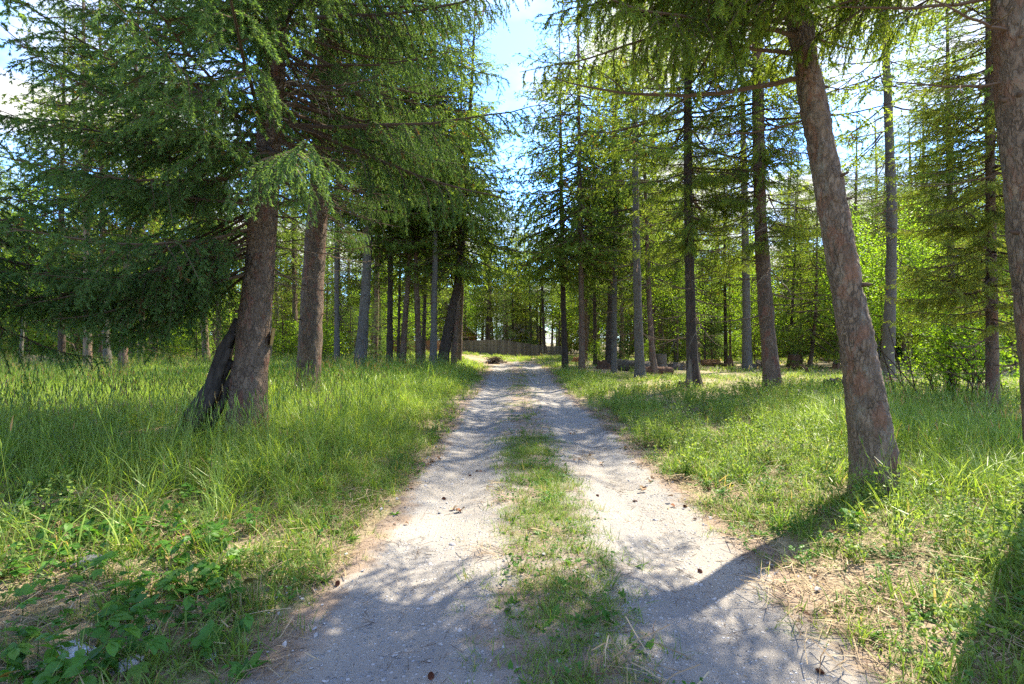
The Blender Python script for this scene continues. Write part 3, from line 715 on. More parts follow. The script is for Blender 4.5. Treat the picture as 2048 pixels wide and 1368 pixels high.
def stubs(t, n, z0, z1, seed):
    rng = np.random.default_rng(seed)
    for i in range(n):
        z = rng.uniform(z0, z1); az = rng.uniform(math.pi * 0.95, math.pi * 2.05); r = np.interp(z, t.zs, t.rad); l = rng.uniform(0.02, 0.11); d = np.array([math.cos(az), math.sin(az), rng.uniform(-0.1, 0.35)])
        p = t.at(z) + d * r * 0.9; q = rng.uniform(0.010, 0.022)
        V, T = tube(np.array([p - d * 0.03, p + d * l * 0.5, p + d * l + rng.normal(0, 0.008, 3)]), [q * 1.5, q, q * 0.6], 7); G = Geo(); G.add(V, T, 0, rng.uniform(0.0, 0.6)); link('branch_stub', G.mesh('branch_stub', [M_TWIG], True), t.root)
stubs(T1, 16, 1.2, 4.8, 1); stubs(T2, 14, 1.0, 5.0, 2); stubs(T3, 12, 1.0, 4.6, 3); stubs(T4, 16, 0.8, 4.0, 4)

# R3, R4 and the other measured trunks of the right-hand row
T5 = Tree('spruce_tree', 'straight reddish brown trunk left of the thick leaning trunk', 14.5,
          [(1546, 800, 44), (1541, 740, 38), (1531, 640, 34), (1518, 440, 30), (1514, 200, 26), (1512, 0, 22)], 22, M_BARK_SPRUCE, sides=40, fine=0.06, relief=0.008, seed=5.5, flare=0.18)
T5.branches(LIB_DEAD, 2.4, 8.0, 44, -180, 180, 1.2, 1.8, 0.0)
T5.branches(LIB_WARM, 4.0, 10, 44, -180, 180, 1.9, 1.9, 0.0)
T5.branches(LIB_WHANG, 3.8, 10, 30, -180, 180, 2.0, 2.2, 0.0)
T5.crown('mid_b')
T6 = Tree('spruce_tree', 'dark straight trunk with a small jagged snag at its foot, right of the track', 15.4,
          [(1388, 788, 36), (1384, 740, 27), (1379, 600, 22), (1375, 400, 20), (1374, 200, 18), (1375, 0, 16)], 22, M_BARK_DARK, sides=36, fine=0.07, relief=0.006, seed=6.1, flare=0.3)
T6.branches(LIB_DEAD, 2.0, 8.0, 44, -180, 180, 1.1, 1.7, 0.0)
T6.branches(LIB_WARM, 4.0, 9.5, 34, -180, 180, 1.7, 1.7, 0.0)
T6.branches(LIB_WHANG, 3.8, 10, 30, -180, 180, 2.0, 2.0, 0.0)
T6.crown('mid_a')

def row(label, d, ctrl, H, material, crown, seed, dead=10, sides=20, flare=0.25, z0=2.2, z1=6.0, cat='tree', group=None, name='spruce_tree', lo=0.8, hi=1.4):
    t = Tree(name, label, d, ctrl, H, material, sides=sides, fine=0.14, seed=seed, flare=flare, group=group)
    if dead: t.branches(LIB_DEAD, z0, z1, dead, -180, 180, lo, hi, 0.0)
    if crown: t.crown(crown)
    return t
row('pale banded trunk in front of the dark fallen log right of the track', 20, [(1280, 768, 24), (1276, 640, 19), (1272, 480, 16), (1270, 320, 13), (1268, 100, 9)], 19, M_BARK_GREY, 'mid_b', 7.1, 16)
row('slim reddish-footed trunk leaning left beside the upright grey stump', 24, [(1310, 752, 16), (1303, 700, 13), (1297, 600, 11), (1292, 450, 9)], 17, M_BARK_SPRUCE, 'slender_c', 7.6, 10)
row('slim pale trunk at the left end of the dark fallen log', 25, [(1228, 752, 14), (1229, 600, 11), (1231, 450, 10), (1232, 250, 7)], 18, M_BARK_GREY, 'slender_a', 8.2, 10)
row('dark trunk hidden partly behind the slim pale trunk by the fallen log', 30, [(1217, 738, 16), (1221, 600, 12), (1224, 420, 10)], 19, M_BARK_DARK, 'slender_b', 8.8, 8)
row('brown trunk beside the orange log stack near the end of the track', 25, [(1164, 750, 15), (1163, 600, 12), (1160, 450, 11), (1158, 250, 8)], 22, M_BARK_SPRUCE, 'dense', 9.1, 5, z0=4, z1=7)
row('dark trunk leaning right at the right-hand end of the track', 28, [(1131, 742, 15), (1127, 640, 12), (1124, 500, 10), (1122, 350, 8)], 20, M_BARK_DARK, 'dense', 9.7, 4, z0=4.5, z1=7)
row('thin dark trunk between the brown trunk and the dark fallen log', 33, [(1190, 736, 9), (1189, 600, 7), (1187, 400, 5)], 17, M_BARK_DARK, 'slender_a', 10.3, 6)
row('tall grey trunk rising behind the reddish brown trunk', 27, [(1494, 745, 24), (1493, 640, 19), (1490, 450, 16), (1486, 250, 12)], 22, M_BARK_GREY, 'sparse', 11.2, 8)
row('grey ringed trunk with rotten roots at its foot, right of the leaning trunk', 20, [(1774, 770, 40), (1777, 700, 30), (1783, 560, 26), (1784, 400, 24), (1776, 200, 20), (1768, 0, 16)], 22, M_BARK_GREY, 'sparse', 12.4, 14, sides=32, z0=3.5, z1=9, lo=1.0, hi=1.8)
row('short trunk bent right beside the dark square stump', 29, [(1619, 740, 12), (1626, 690, 9), (1633, 620, 7), (1634, 540, 5)], 13, M_BARK_SPRUCE, 'low', 13.1, 0)
row('thin dark trunk standing right behind the dark square stump', 31, [(1577, 735, 9), (1582, 680, 7), (1586, 600, 6)], 14, M_BARK_DARK, 'slender_c', 13.8, 4)
row('thin trunk above the low rotten log right of the dark straight trunk', 34, [(1452, 728, 9), (1450, 600, 7), (1449, 450, 6)], 17, M_BARK_DARK, 'slender_c', 14.4, 5)

# the left-hand row
row('slim blue-grey trunk in front of the parked car', 22, [(674, 742, 14), (674, 640, 12), (673, 480, 10), (676, 350, 9), (680, 150, 7)], 19, M_BARK_GREY, 'slender_b', 15.1, 6)
row('stout grey trunk leaning right, in the middle of the left-hand trunks', 22, [(719, 760, 34), (724, 690, 26), (731, 600, 22), (738, 470, 18), (746, 300, 15)], 21, M_BARK_GREY, 'slender_a', 15.8, 9)
row('dark trunk right of the stout grey leaning trunk', 24, [(779, 755, 17), (780, 640, 13), (781, 500, 11)], 19, M_BARK_DARK, 'slender_a', 16.2, 7)
row('thin nearly black trunk among the left-hand trunks', 27, [(796, 745, 8), (798, 640, 6), (801, 480, 5)], 17, M_BARK_DARK, 'slender_b', 16.5, 4)
row('brown trunk leaning right at the left end of the fence', 24, [(805, 755, 17), (809, 660, 13), (817, 560, 11), (826, 420, 9)], 19, M_BARK_SPRUCE, 'slender_c', 16.9, 7)
row('reddish trunk with a sunlit edge in front of the reddish fence boards', 24, [(840, 755, 18), (835, 650, 13), (832, 560, 11), (829, 400, 9)], 20, M_BARK_SPRUCE, 'slender_a', 17.3, 7)
row('dark thin trunk before the reddish fence boards', 28, [(846, 742, 11), (849, 640, 8), (852, 520, 7)], 18, M_BARK_DARK, 'slender_b', 17.8, 5)
row('pale lit trunk left of the thick dark leaning trunk', 23, [(866, 758, 18), (868, 640, 14), (870, 540, 12), (870, 380, 10)], 20, M_BARK_GREY, 'slender_b', 18.2, 7)
row('thick dark trunk leaning strongly right beside the fence', 25, [(884, 752, 30), (890, 700, 25), (904, 630, 21), (917, 570, 18), (924, 480, 15)], 19, M_BARK_DARK, 'dense', 18.9, 5, z0=4, z1=7)
row('slender trunk just right of the thick dark leaning trunk', 25, [(906, 752, 15), (911, 680, 12), (917, 600, 10), (919, 480, 9)], 19, M_BARK_SPRUCE, 'slender_a', 19.4, 5)
row('grey trunk behind the boughs at the far left, beside the earth heap', 21, [(219, 752, 24), (212, 690, 19), (207, 600, 16), (205, 480, 14)], 19, M_BARK_GREY, 'slender_c', 20.1, 5)
row('brown trunk with a sunlit right edge near the earth heap', 20, [(246, 760, 26), (247, 680, 20), (253, 560, 17), (258, 460, 15)], 20, M_BARK_SPRUCE, 'slender_a', 20.6, 5)
row('tall conifer with an open crown against the sky, far left', 19, [(176, 770, 24), (174, 600, 18), (172, 400, 14), (169, 200, 10)], 21, M_BARK_BROWN, 'sparse', 21.4, 6, z0=4, z1=8)

# the young spruce with low yellow-green boughs at the right
T7 = Tree('spruce_tree', 'bushy spruce with bright low boughs left of the trunk at the right edge', 11.0,
          [(1985, 830, 30), (1983, 600, 26), (1980, 300, 20), (1978, 0, 15)], 13, M_BARK_SPRUCE, sides=28, fine=0.12, seed=22.2)
T7.branches(LIB_LIGHT, 1.9, 9.0, 78, -180, 180, 2.0, 1.5, 0.02)
T7.branches(LIB_LIGHT, 2.2, 7.0, 30, 150, 240, 1.9, 1.7, 0.04)
T7.branches(LIB_DEAD, 0.6, 2.2, 10, 100, 260, 1.4, 1.6, 0.1)
T7.crown('slender_b')
T8 = Tree('spruce_tree', 'spruce with dark lower boughs standing behind the bushy bright spruce', 14.5,
          [(1905, 790, 22), (1903, 600, 18), (1898, 300, 14)], 13, M_BARK_DARK, sides=20, fine=0.2, seed=23.2)
T8.branches(LIB_WARM, 1.6, 8.0, 36, -180, 180, 1.7, 1.3, 0.0)
T8.crown('mid_b')
# a spruce outside the left edge whose boughs reach in
T9 = Tree('spruce_tree', 'spruce whose dark blue-green boughs hang in from the far left over the meadow', 6.6,
          [(-180, 900, 60), (-178, 500, 52), (-176, 0, 44)], 15, M_BARK_SPRUCE, sides=28, fine=0.2, seed=24.2)
T9.branches(LIB_COOL, 2.2, 3.8, 10, -55, 75, 2.5, 2.9, -0.04)
T9.branches(LIB_COOL, 2.3, 3.2, 8, -40, 60, 2.3, 2.6, -0.25)
T9.crown('top_cool')

# ---- woods behind: trunk and crown shared between alike trees
TRV = []
for i in range(4):
    zs = np.concatenate([np.arange(-0.3, 2, 0.25), np.arange(2, 17.6, 0.9)]); rr = 0.17 * (1 - np.clip(zs, 0, None) / 18.0) ** 0.8 + 0.01
    bend = 0.25 * np.sin(zs * 0.25 + i * 1.7) * np.clip(zs / 10, 0, 1)
    TRV.append(trunk_mesh(zs, bend * 0.4, bend * 0.2, rr, [M_BARK_SPRUCE, M_BARK_GREY, M_BARK_DARK, M_BARK_BROWN][i], 14, 0.3, 0, 30.0 + i))
placed = [(o.location.x, o.location.y) for o in COL.objects if o.type == 'EMPTY' and o.get('category') == 'tree']
def wood_tree(x, y, key, H, label, group, name='spruce_tree', tv=None, lean=None):
    me, h0 = CROWN[key]; z = hz(x, y)
    r = thing(name, label, 'tree', (x, y, z), group)
    r.rotation_euler = (R.normal(0, 0.025), R.normal(0, 0.025), R.uniform(0, 6.28))
    t = link('trunk', TRV[R.integers(4) if tv is None else tv], r); k = H / 18.0; kw = min(k * 1.0, 1.0); t.scale = (kw, kw, k)
    c = link('crown', me, r); s = H / h0; c.scale = (s, s, s)
    placed.append((x, y)); return r
def free(x, y, dmin):
    return all((x - a) ** 2 + (y - b) ** 2 > dmin * dmin for a, b in placed)
KINDS = {'slender_a': 'slender mid-green conifer', 'slender_b': 'thin high-crowned conifer', 'slender_c': 'slender yellow-green conifer', 'dense': 'dark conifer with dense drooping boughs', 'sparse': 'thin conifer with an open crown',
         'low': 'low bushy yellow-green spruce', 'low_cool': 'low bushy dark green spruce', 'leafy': 'small bright leafy tree', 'leafy_b': 'taller bright leafy tree'}
def fill(n, y0, y1, xl, xr, keys, H0, H1, label, group, dmin=2.2, name='spruce_tree', seed=0):
    rng = np.random.default_rng(seed); c = 0; tries = 0
    while c < n and tries < 6000:
        tries += 1
        y = rng.uniform(y0, y1); u = rng.uniform(0, 1); x = (xl + (xr - xl) * u) * y
        px = 1024 + x / y * F
        if 955 < px < 1100 and y < 52: continue
        if abs(x - float(path_center(y))) < 3.0 and y < 48: continue
        if not free(x, y, dmin): continue
        key = keys[rng.integers(len(keys))]; hh = rng.uniform(H0, H1) * (0.6 if key in ('leafy', 'low', 'low_cool') and H0 > 8 else 1)
        wood_tree(x, y, key, hh, KINDS[key] + ' ' + label, KINDS[key].replace('conifer', 'conifers').replace('spruce', 'spruces').replace('tree', 'trees') + ' ' + group, 'leafy_tree' if key.startswith('leafy') else name); c += 1
fill(26, 26, 48, -1.15, -0.10, ['slender_a', 'slender_c', 'dense', 'slender_b'], 16, 21, 'in the shaded wood behind the left-hand meadow', 'behind the left-hand meadow', 2.6, seed=1)
fill(32, 27, 50, 0.10, 1.12, ['slender_c', 'slender_c', 'slender_a', 'dense', 'slender_b'], 15, 20, 'in the sunlit wood behind the stumps', 'behind the stumps', 2.8, seed=2)
fill(30, 25, 48, -1.15, -0.20, ['low_cool', 'low'], 3.5, 7, 'under the tall trees behind the left-hand meadow', 'behind the left-hand meadow', 2.0, 'young_spruce', seed=3)
fill(26, 30, 50, 0.14, 1.1, ['low', 'low_cool'], 3.5, 6.5, 'under the tall trees beyond the stumps', 'beyond the stumps', 2.0, 'young_spruce', seed=4)
fill(24, 25, 48, 0.22, 1.05, ['leafy', 'leafy_b'], 6, 9, 'between the conifers beyond the stumps', 'beyond the stumps', 2.2, 'leafy_tree', seed=5)
fill(12, 26, 48, -1.1, -0.15, ['leafy', 'leafy_b'], 6, 10, 'between the conifers behind the left-hand meadow', 'behind the left-hand meadow', 2.2, 'leafy_tree', seed=6)
fill(34, 54, 70, -0.17, 0.14, ['slender_c', 'slender_a', 'low', 'leafy', 'slender_c', 'leafy_b', 'slender_a', 'low_cool'], 14, 19, 'in the wood just behind the board fence', 'behind the fence', 2.2, seed=7)
for px, d, H, key, lab, nm in ((1060, 54, 5.0, 'low_cool', 'small pointed spruce behind the right part of the fence', 'young_spruce'),
                               (1008, 53, 7.5, 'low_cool', 'dark dense spruce behind the middle of the fence', 'young_spruce'),
                               (1500, 33, 8.0, 'leafy', 'bright leafy tree behind the tall grey trunk', 'leafy_tree'),
                               (1765, 27, 7.0, 'leafy', 'bright leafy tree behind the grey ringed trunk', 'leafy_tree'),
                               (1845, 24, 7.0, 'leafy', 'bright leafy tree behind the tangle of dark stems', 'leafy_tree'),
                               (1690, 30, 8.0, 'low', 'pale bushy spruce behind the leaning trunk', 'young_spruce'),
                               (40, 24, 9.0, 'leafy_b', 'yellow-green leafy tree at the far left behind the boughs', 'leafy_tree'),
                               (1350, 30, 6.5, 'low', 'yellowish low spruce behind the grey upright stump', 'young_spruce'),
                               (1410, 34, 8.0, 'low_cool', 'green low spruce left of the thin trunk over the rotten log', 'young_spruce')):
    x = (px - 1024) / F * d; wood_tree(x, d, key, H, lab, None, nm)

def shrub(x, y, s, label, group=None, i=None):
    z = hz(x, y); r = thing('leafy_shrub', label, 'shrub', (x, y, z), group); r.scale = (s, s, s); r.rotation_euler.z = R.uniform(0, 6.28)
    link('foliage', SHRUB[R.integers(3) if i is None else i], r); link('stem', SHST, r); return r
G = Geo()
for i in range(7):
    a = R.uniform(0, 6.28); P = np.stack([np.linspace(0, 1, 6) ** 1.2 * 0.5 * math.cos(a), np.linspace(0, 1, 6) ** 1.2 * 0.5 * math.sin(a), np.linspace(-0.1, 1.7, 6)], 1) + np.vstack([np.zeros(3), R.normal(0, 0.03, (5, 3))])
    V, T = tube(P, np.linspace(0.018, 0.006, 6), 5); G.add(V, T, 0, 0.15)
SHST = G.mesh('stem', [M_TWIG], True)
rng = np.random.default_rng(12)
for i in range(20):
    y = rng.uniform(27, 45); x = -y * rng.uniform(0.25, 1.1); shrub(x, y, rng.uniform(0.7, 1.2), 'leafy shrub at the edge of the wood behind the left-hand grass', 'shrubs behind the left-hand grass')
for i in range(16):
    y = rng.uniform(30, 46); x = y * rng.uniform(0.16, 1.05); shrub(x, y, rng.uniform(0.6, 1.1), 'leafy shrub on the sunlit forest floor beyond the stumps', 'shrubs beyond the stumps')
for px, d, s, lab in ((1868, 15, 0.8, 'leafy shrub at the left edge of the tangle of dark stems'), (1905, 14, 0.95, 'leafy shrub in the middle of the tangle of dark stems'), (1945, 13, 1.1, 'leafy shrub beneath the bushy bright spruce')):
    shrub((px - 1024) / F * d, d, s, lab)
# tangle of dark bare stems
t = thing('bare_stem_thicket', 'tangle of thin dark leaning stems in the shade under the bushy spruce', 'shrub', ((1895 - 1024) / F * 13.5, 13.5, hz(11.4, 13.5)))
for i in range(16):
    bx = R.uniform(-1.3, 1.5); by = R.uniform(-0.6, 1.2); a = R.normal(-0.5, 0.5); h_ = R.uniform(1.2, 2.6)
    k = np.linspace(0, 1, 8)[:, None]
    P = np.array([bx, by, -0.1]) + k * np.array([a * h_ * 0.6, R.normal(0, 0.2), h_]) + k ** 2 * np.array([a * 0.3, 0, -0.2])
    V, T = tube(P, np.linspace(0.02, 0.007, 8), 5); G = Geo(); G.add(V, T, 0, 0.05); link('stem', G.mesh('stem', [M_TWIG], True), t)

# ------------------------------------------------------------------ far wood, one mass
def gn_scatter(name, P, rot, scl, idx, protos, kind='stuff'):
    me = bpy.data.meshes.new(name); me.vertices.add(len(P)); me.vertices.foreach_set('co', np.ascontiguousarray(P, np.float32).ravel())
    for nm, ty_, dat, key in (('rot', 'FLOAT_VECTOR', rot, 'vector'), ('scl', 'FLOAT', scl, 'value'), ('idx', 'INT', idx, 'value')):
        a = me.attributes.new(nm, ty_, 'POINT'); a.data.foreach_set(key, np.ascontiguousarray(dat, np.int32 if ty_ == 'INT' else np.float32).ravel())
    col = bpy.data.collections.new(name + '_kinds')
    for i, p in enumerate(protos):
        o = bpy.data.objects.new('%s_kind_%02d' % (name, i), p); col.objects.link(o)
    ng = bpy.data.node_groups.new(name, 'GeometryNodeTree')
    ng.interface.new_socket('Geometry', in_out='INPUT', socket_type='NodeSocketGeometry'); ng.interface.new_socket('Geometry', in_out='OUTPUT', socket_type='NodeSocketGeometry')
    gi = ng.nodes.new('NodeGroupInput'); go = ng.nodes.new('NodeGroupOutput')
    ci = ng.nodes.new('GeometryNodeCollectionInfo'); ci.inputs['Collection'].default_value = col; ci.inputs['Separate Children'].default_value = True; ci.inputs['Reset Children'].default_value = True
    ip = ng.nodes.new('GeometryNodeInstanceOnPoints'); ip.inputs['Pick Instance'].default_value = True
    def na(n_, t_):
        x = ng.nodes.new('GeometryNodeInputNamedAttribute'); x.data_type = t_; x.inputs['Name'].default_value = n_; return x.outputs['Attribute']
    er = ng.nodes.new('FunctionNodeEulerToRotation')
    l = ng.links
    l.new(gi.outputs[0], ip.inputs['Points']); l.new(ci.outputs[0], ip.inputs['Instance']); l.new(na('idx', 'INT'), ip.inputs['Instance Index'])
    l.new(na('rot', 'FLOAT_VECTOR'), er.inputs[0]); l.new(er.outputs[0], ip.inputs['Rotation']); l.new(na('scl', 'FLOAT'), ip.inputs['Scale']); l.new(ip.outputs[0], go.inputs[0])
    o = link(name, me); md = o.modifiers.new('scatter', 'NODES'); md.node_group = ng
    if kind: o['kind'] = kind
    return o

def joined_tree(key, H, tv):
    cm, h0 = CROWN[key]; s = H / h0; tm = TRV[tv]
    out_v = []; out_t = []; out_m = []; out_a = []; base = 0; mats = []
    for me, sc in ((tm, np.array([min(H / 18, 1), min(H / 18, 1), H / 18])), (cm, np.array([s, s, s]))):
        nv = len(me.vertices); co = np.zeros(nv * 3, np.float32); me.vertices.foreach_get('co', co); nl_ = len(me.loops); vi = np.zeros(nl_, np.int32); me.loops.foreach_get('vertex_index', vi)
        mi = np.zeros(len(me.polygons), np.int32); me.polygons.foreach_get('material_index', mi)
        a = np.full(nv, 0.5, np.float32)
        if 'tint' in me.attributes: me.attributes['tint'].data.foreach_get('value', a)
        out_v.append(co.reshape(-1, 3) * sc); out_t.append(vi.reshape(-1, 3) + base); out_m.append(mi + len(mats)); out_a.append(a); base += nv; mats += list(me.materials)
    return mesh_from('far_tree', np.concatenate(out_v), np.concatenate(out_t), mats, np.concatenate(out_m), np.concatenate(out_a))
CROWN['far_a'] = (crown_mesh('crown', 51, 15, 3.0, 2.5, 2.2, M_NEED_LIGHT, lib=CF, whorl=0.45, per=4.2), 15)  # lighter needles: the haze over the far trees is put into their colour
CROWN['far_b'] = (crown_mesh('crown', 52, 15, 4.5, 3.5, 2.0, M_NEED_WARM, lib=CF, whorl=0.5, per=4.0), 15)
CROWN['far_c'] = (crown_mesh('crown', 53, 9, 0.5, 0.5, 2.2, M_NEED_COOL, lib=CF, whorl=0.35, per=4.2), 9)
CROWN['far_d'] = (crown_mesh('crown', 54, 8, 0.6, 0.6, 2.3, M_NEED_LIGHT, lib=CF, whorl=0.35, per=4.2), 8)  # paler needle colour again stands in for distance haze
CROWN['far_e'] = (leafy_mesh('crown', 55, 8, 1.2, 2.2, 36, 0.20, 60), 8)
far = [joined_tree('far_a', 15, 0), joined_tree('far_c', 9, 2), joined_tree('far_e', 8, 1), joined_tree('far_b', 15, 3), joined_tree('far_d', 8, 0)]
rng = np.random.default_rng(77); pts = []; 
while len(pts) < 820:
    a = rng.uniform(-1.05, 1.05); d = rng.uniform(50, 100); x = math.sin(a) * d * 1.05; y = math.cos(a) * d * 0.9 + 6
    if y < 30: continue
    if abs(x + 1) < 9 and y < 78: continue
    pts.append((x, y))
pts = np.array(pts); pz = height(pts[:, 0], pts[:, 1]); nP = len(pts)
sc = rng.uniform(0.9, 1.4, nP); mid = np.abs(pts[:, 0] / pts[:, 1] - 0.0) < 0.10; sc[mid] *= 1.15; sc[pts[:, 0] > 8] *= 1.15
gn_scatter('distant_forest', np.stack([pts[:, 0], pts[:, 1], pz], 1), np.stack([np.zeros(nP), np.zeros(nP), rng.uniform(0, 6.28, nP)], 1), sc, rng.integers(0, 5, nP), far)

# ------------------------------------------------------------------ fence, sheds, car
def box_arrays(sx, sy, sz, z0=0.0):
    V = np.array([[x, y, z] for z in (z0, z0 + sz) for y in (-sy / 2, sy / 2) for x in (-sx / 2, sx / 2)])
    T = np.array([[0, 2, 3], [0, 3, 1], [4, 5, 7], [4, 7, 6], [0, 1, 5], [0, 5, 4], [2, 6, 7], [2, 7, 3], [0, 4, 6], [0, 6, 2], [1, 3, 7], [1, 7, 5]])
    return V, T

FENCE_PTS = [(-12.5, 51.0, 1.78), (-8.0, 48.5, 1.75), (-4.0, 46.6, 1.74), (-1.1, 45.4, 1.80), (0.6, 46.2, 1.58), (2.75, 48.0, 1.26)]
fence = thing('board_fence', 'weathered board fence with a stepped top crossing the far end of the track', 'fence', (0, 0, 0))
def pick_board(w, h_, m, jag):
    V, T = box_arrays(w, 0.022, h_); V = V.copy(); V[6, 2] -= jag; V[4, 2] -= jag * 0.3
    return mesh_from('board', V, T, m)
nb = 0
for (x0, y0, h0), (x1, y1, h1) in zip(FENCE_PTS[:-1], FENCE_PTS[1:]):
    L = math.hypot(x1 - x0, y1 - y0); n = int(L / 0.155); az = math.atan2(y1 - y0, x1 - x0)
    for i in range(n):
        f = (i + 0.5) / n; x = x0 + (x1 - x0) * f; y = y0 + (y1 - y0) * f
        top = 1.6 + (h0 + (h1 - h0) * f - 1.6) + R.normal(0, 0.012); zb = hz(x, y) - 0.05
        b = link('board', pick_board(0.145, top - zb, M_FENCE_RED if x < -6.0 else M_FENCE, R.uniform(-0.01, 0.01)), fence, (x, y + R.normal(0, 0.006), zb)); b.rotation_euler.z = az; nb += 1
    for hh in (0.35, 1.0):
        G = Geo(); P = np.array([[x0, y0 + 0.06, hz(x0, y0) + hh], [x1, y1 + 0.06, hz(x1, y1) + hh]]); V, T = tube(P, 0.05, 4); G.add(V, T); link('rail', G.mesh('rail', [M_FENCE]), fence)
for x, y, h_ in FENCE_PTS + [(2.95, 48.1, 1.4)]:
    V, T = box_arrays(0.11, 0.11, h_ - hz(x, y)); link('post', mesh_from('post', V, T, M_FENCE), fence, (x, y + 0.12, hz(x, y) - 0.03))
fence2 = thing('board_fence', 'short dark stretch of board fence right of the gap at the end of the track', 'fence', (0, 0, 0))
for i in range(13):
    x = 3.25 + i * 0.155; zb = hz(x, 49.5) - 0.05; link('board', pick_board(0.145, 1.2 - zb + R.normal(0, 0.01), M_FENCE, 0), fence2, (x, 49.5 + i * 0.05, zb))
for x in (3.3, 5.1):
    V, T = box_arrays(0.1, 0.1, 1.25); link('post', mesh_from('post', V, T, M_FENCE), fence2, (x, 49.72 + (x - 3.3) * 0.3, hz(x, 49.5) - 0.05))

def building(name, label, x, y, w, dp, hw, hr, wall_m, nwin):
    r = thing(name, label, 'building', (x, y, hz(x, y)))
    V, T = box_arrays(w, dp, hw); link('wall', mesh_from('wall', V, T, wall_m), r)
    V = np.array([[-w / 2, 0, hw], [w / 2, 0, hw], [0, 0, hw + hr], [-w / 2, 0.1, hw], [w / 2, 0.1, hw], [0, 0.1, hw + hr]]); T = np.array([[0, 1, 2], [3, 5, 4], [0, 3, 4], [0, 4, 1], [1, 4, 5], [1, 5, 2], [2, 5, 3], [2, 3, 0]])
    gm = mesh_from('gable', V, T, wall_m); link('gable', gm, r, (0, -dp / 2, 0)); link('gable', gm, r, (0, dp / 2 - 0.1, 0))
    ov = 0.35; G = Geo()
    for s in (-1, 1):
        e = np.array([s * (w / 2 + ov), 0, hw - hr * ov / (w / 2)]); k = np.array([0, 0, hw + hr])
        q = np.array([[e[0], -dp / 2 - ov, e[2] + 0.03], [k[0], -dp / 2 - ov, k[2] + 0.03], [k[0], dp / 2 + ov, k[2] + 0.03], [e[0], dp / 2 + ov, e[2] + 0.03]])
        V = np.concatenate([q, q + [0, 0, 0.12]]); T = np.array([[0, 1, 2], [0, 2, 3], [4, 6, 5], [4, 7, 6], [0, 4, 5], [0, 5, 1], [3, 2, 6], [3, 6, 7], [0, 3, 7], [0, 7, 4]]); G.add(V, T)
    link('roof', G.mesh('roof', [M_ROOF]), r)
    for i in range(nwin):
        xx = -w / 2 + w * (i + 0.5) / nwin
        V, T = box_arrays(0.9, 0.08, 1.1, 1.1); f = link('window', mesh_from('window', V, T, M_SIDING), r, (xx, -dp / 2 - 0.03, 0)); V, T = box_arrays(0.74, 0.02, 0.94, 1.18); link('pane', mesh_from('pane', V, T, M_GLASS), f, (0, -0.045, 0))
building('house', 'pale house wall glimpsed between the spruces behind the fence', 1.6, 68, 5.0, 7, 2.9, 1.9, M_SIDING, 2)
building('shed', 'orange-brown shed behind the left part of the fence', -5.9, 66, 2.6, 3, 2.4, 1.1, M_ORANGE_WALL, 1)

# parked car, seen between two trunks
def car(x, y, rz, label):
    r = thing('parked_car', label, 'car', (x, y, hz(x, y))); r.rotation_euler.z = rz
    prof = np.array([[-2.1, .35], [-2.15, .75], [-2.0, .95], [-1.2, 1.02], [-0.6, 1.42], [0.7, 1.46], [1.45, 1.05], [2.05, .92], [2.15, .6], [2.1, .35]])
    n = len(prof); ring = []
    for yy, k in ((-0.86, 0.0), (-0.80, 1.0), (0.80, 1.0), (0.86, 0.0)):
        q = np.stack([prof[:, 0], np.full(n, yy), prof[:, 1]], 1); ring.append(q)
    ring[0][4:6, 1] = -0.66; ring[1][4:6, 1] = -0.6; ring[2][4:6, 1] = 0.6; ring[3][4:6, 1] = 0.66
    V = np.concatenate(ring); T = []
    for a in range(3):
        for i in range(n):
            j = (i + 1) % n; T += [[a * n + i, a * n + j, (a + 1) * n + j], [a * n + i, (a + 1) * n + j, (a + 1) * n + i]]
    for i in range(1, n - 1): T += [[0, i + 1, i], [3 * n, 3 * n + i, 3 * n + i + 1]]
    link('body', mesh_from('body', V, np.array(T), M_CAR), r)
    for s in (-1, 1):
        q = np.array([[-1.05, s * .835, 1.02], [-0.55, s * .69, 1.37], [0.65, s * .69, 1.40], [1.2, s * .83, 1.03]]); q2 = q + [0, s * 0.03, 0.0]
        V = np.concatenate([q, q2]); T = np.array([[0, 1, 2], [0, 2, 3], [4, 6, 5], [4, 7, 6], [0, 4, 5], [0, 5, 1], [1, 5, 6], [1, 6, 2], [2, 6, 7], [2, 7, 3], [3, 7, 4], [3, 4, 0]]); link('side_window', mesh_from('side_window', V, T, M_GLASS), r)
    for a, b in (((0.73, 1.47), (1.44, 1.08)), ((-0.63, 1.44), (-1.18, 1.06))):
        q = np.array([[a[0], -.56, a[1]], [a[0], .56, a[1]], [b[0], .7, b[1]], [b[0], -.7, b[1]]]); V = np.concatenate([q, q + [0.02 * np.sign(b[0]), 0, 0.03]])
        T = np.array([[0, 1, 2], [0, 2, 3], [4, 6, 5], [4, 7, 6], [0, 4, 5], [0, 5, 1], [1, 5, 6], [1, 6, 2], [2, 6, 7], [2, 7, 3], [3, 7, 4], [3, 4, 0]]); link('windscreen', mesh_from('windscreen', V, T, M_GLASS), r)
    for wx in (-1.3, 1.32):
        for s in (-1, 1):
            a = np.arange(20) / 20 * 2 * np.pi
            def disc(rad, y0, y1):
                P = np.array([[wx, s * y0, .33], [wx, s * y1, .33]]); return tube(P, rad, 20)
            V, T = disc(.33, .70, .88); w = link('wheel', mesh_from('wheel', V, T, M_RUBBER), r); V, T = disc(.2, .86, .90); link('rim', mesh_from('rim', V, T, M_STEEL), w)
    for s in (-0.6, 0.6):
        V, T = box_arrays(0.06, 0.3, 0.14, 0.7); link('headlight', mesh_from('headlight', V, T, M_STEEL), r, (2.12, s, 0))
car((662 - 1024) / F * 44, 44, 0.35, 'pale blue-grey car parked in the wood behind the slim grey trunk')

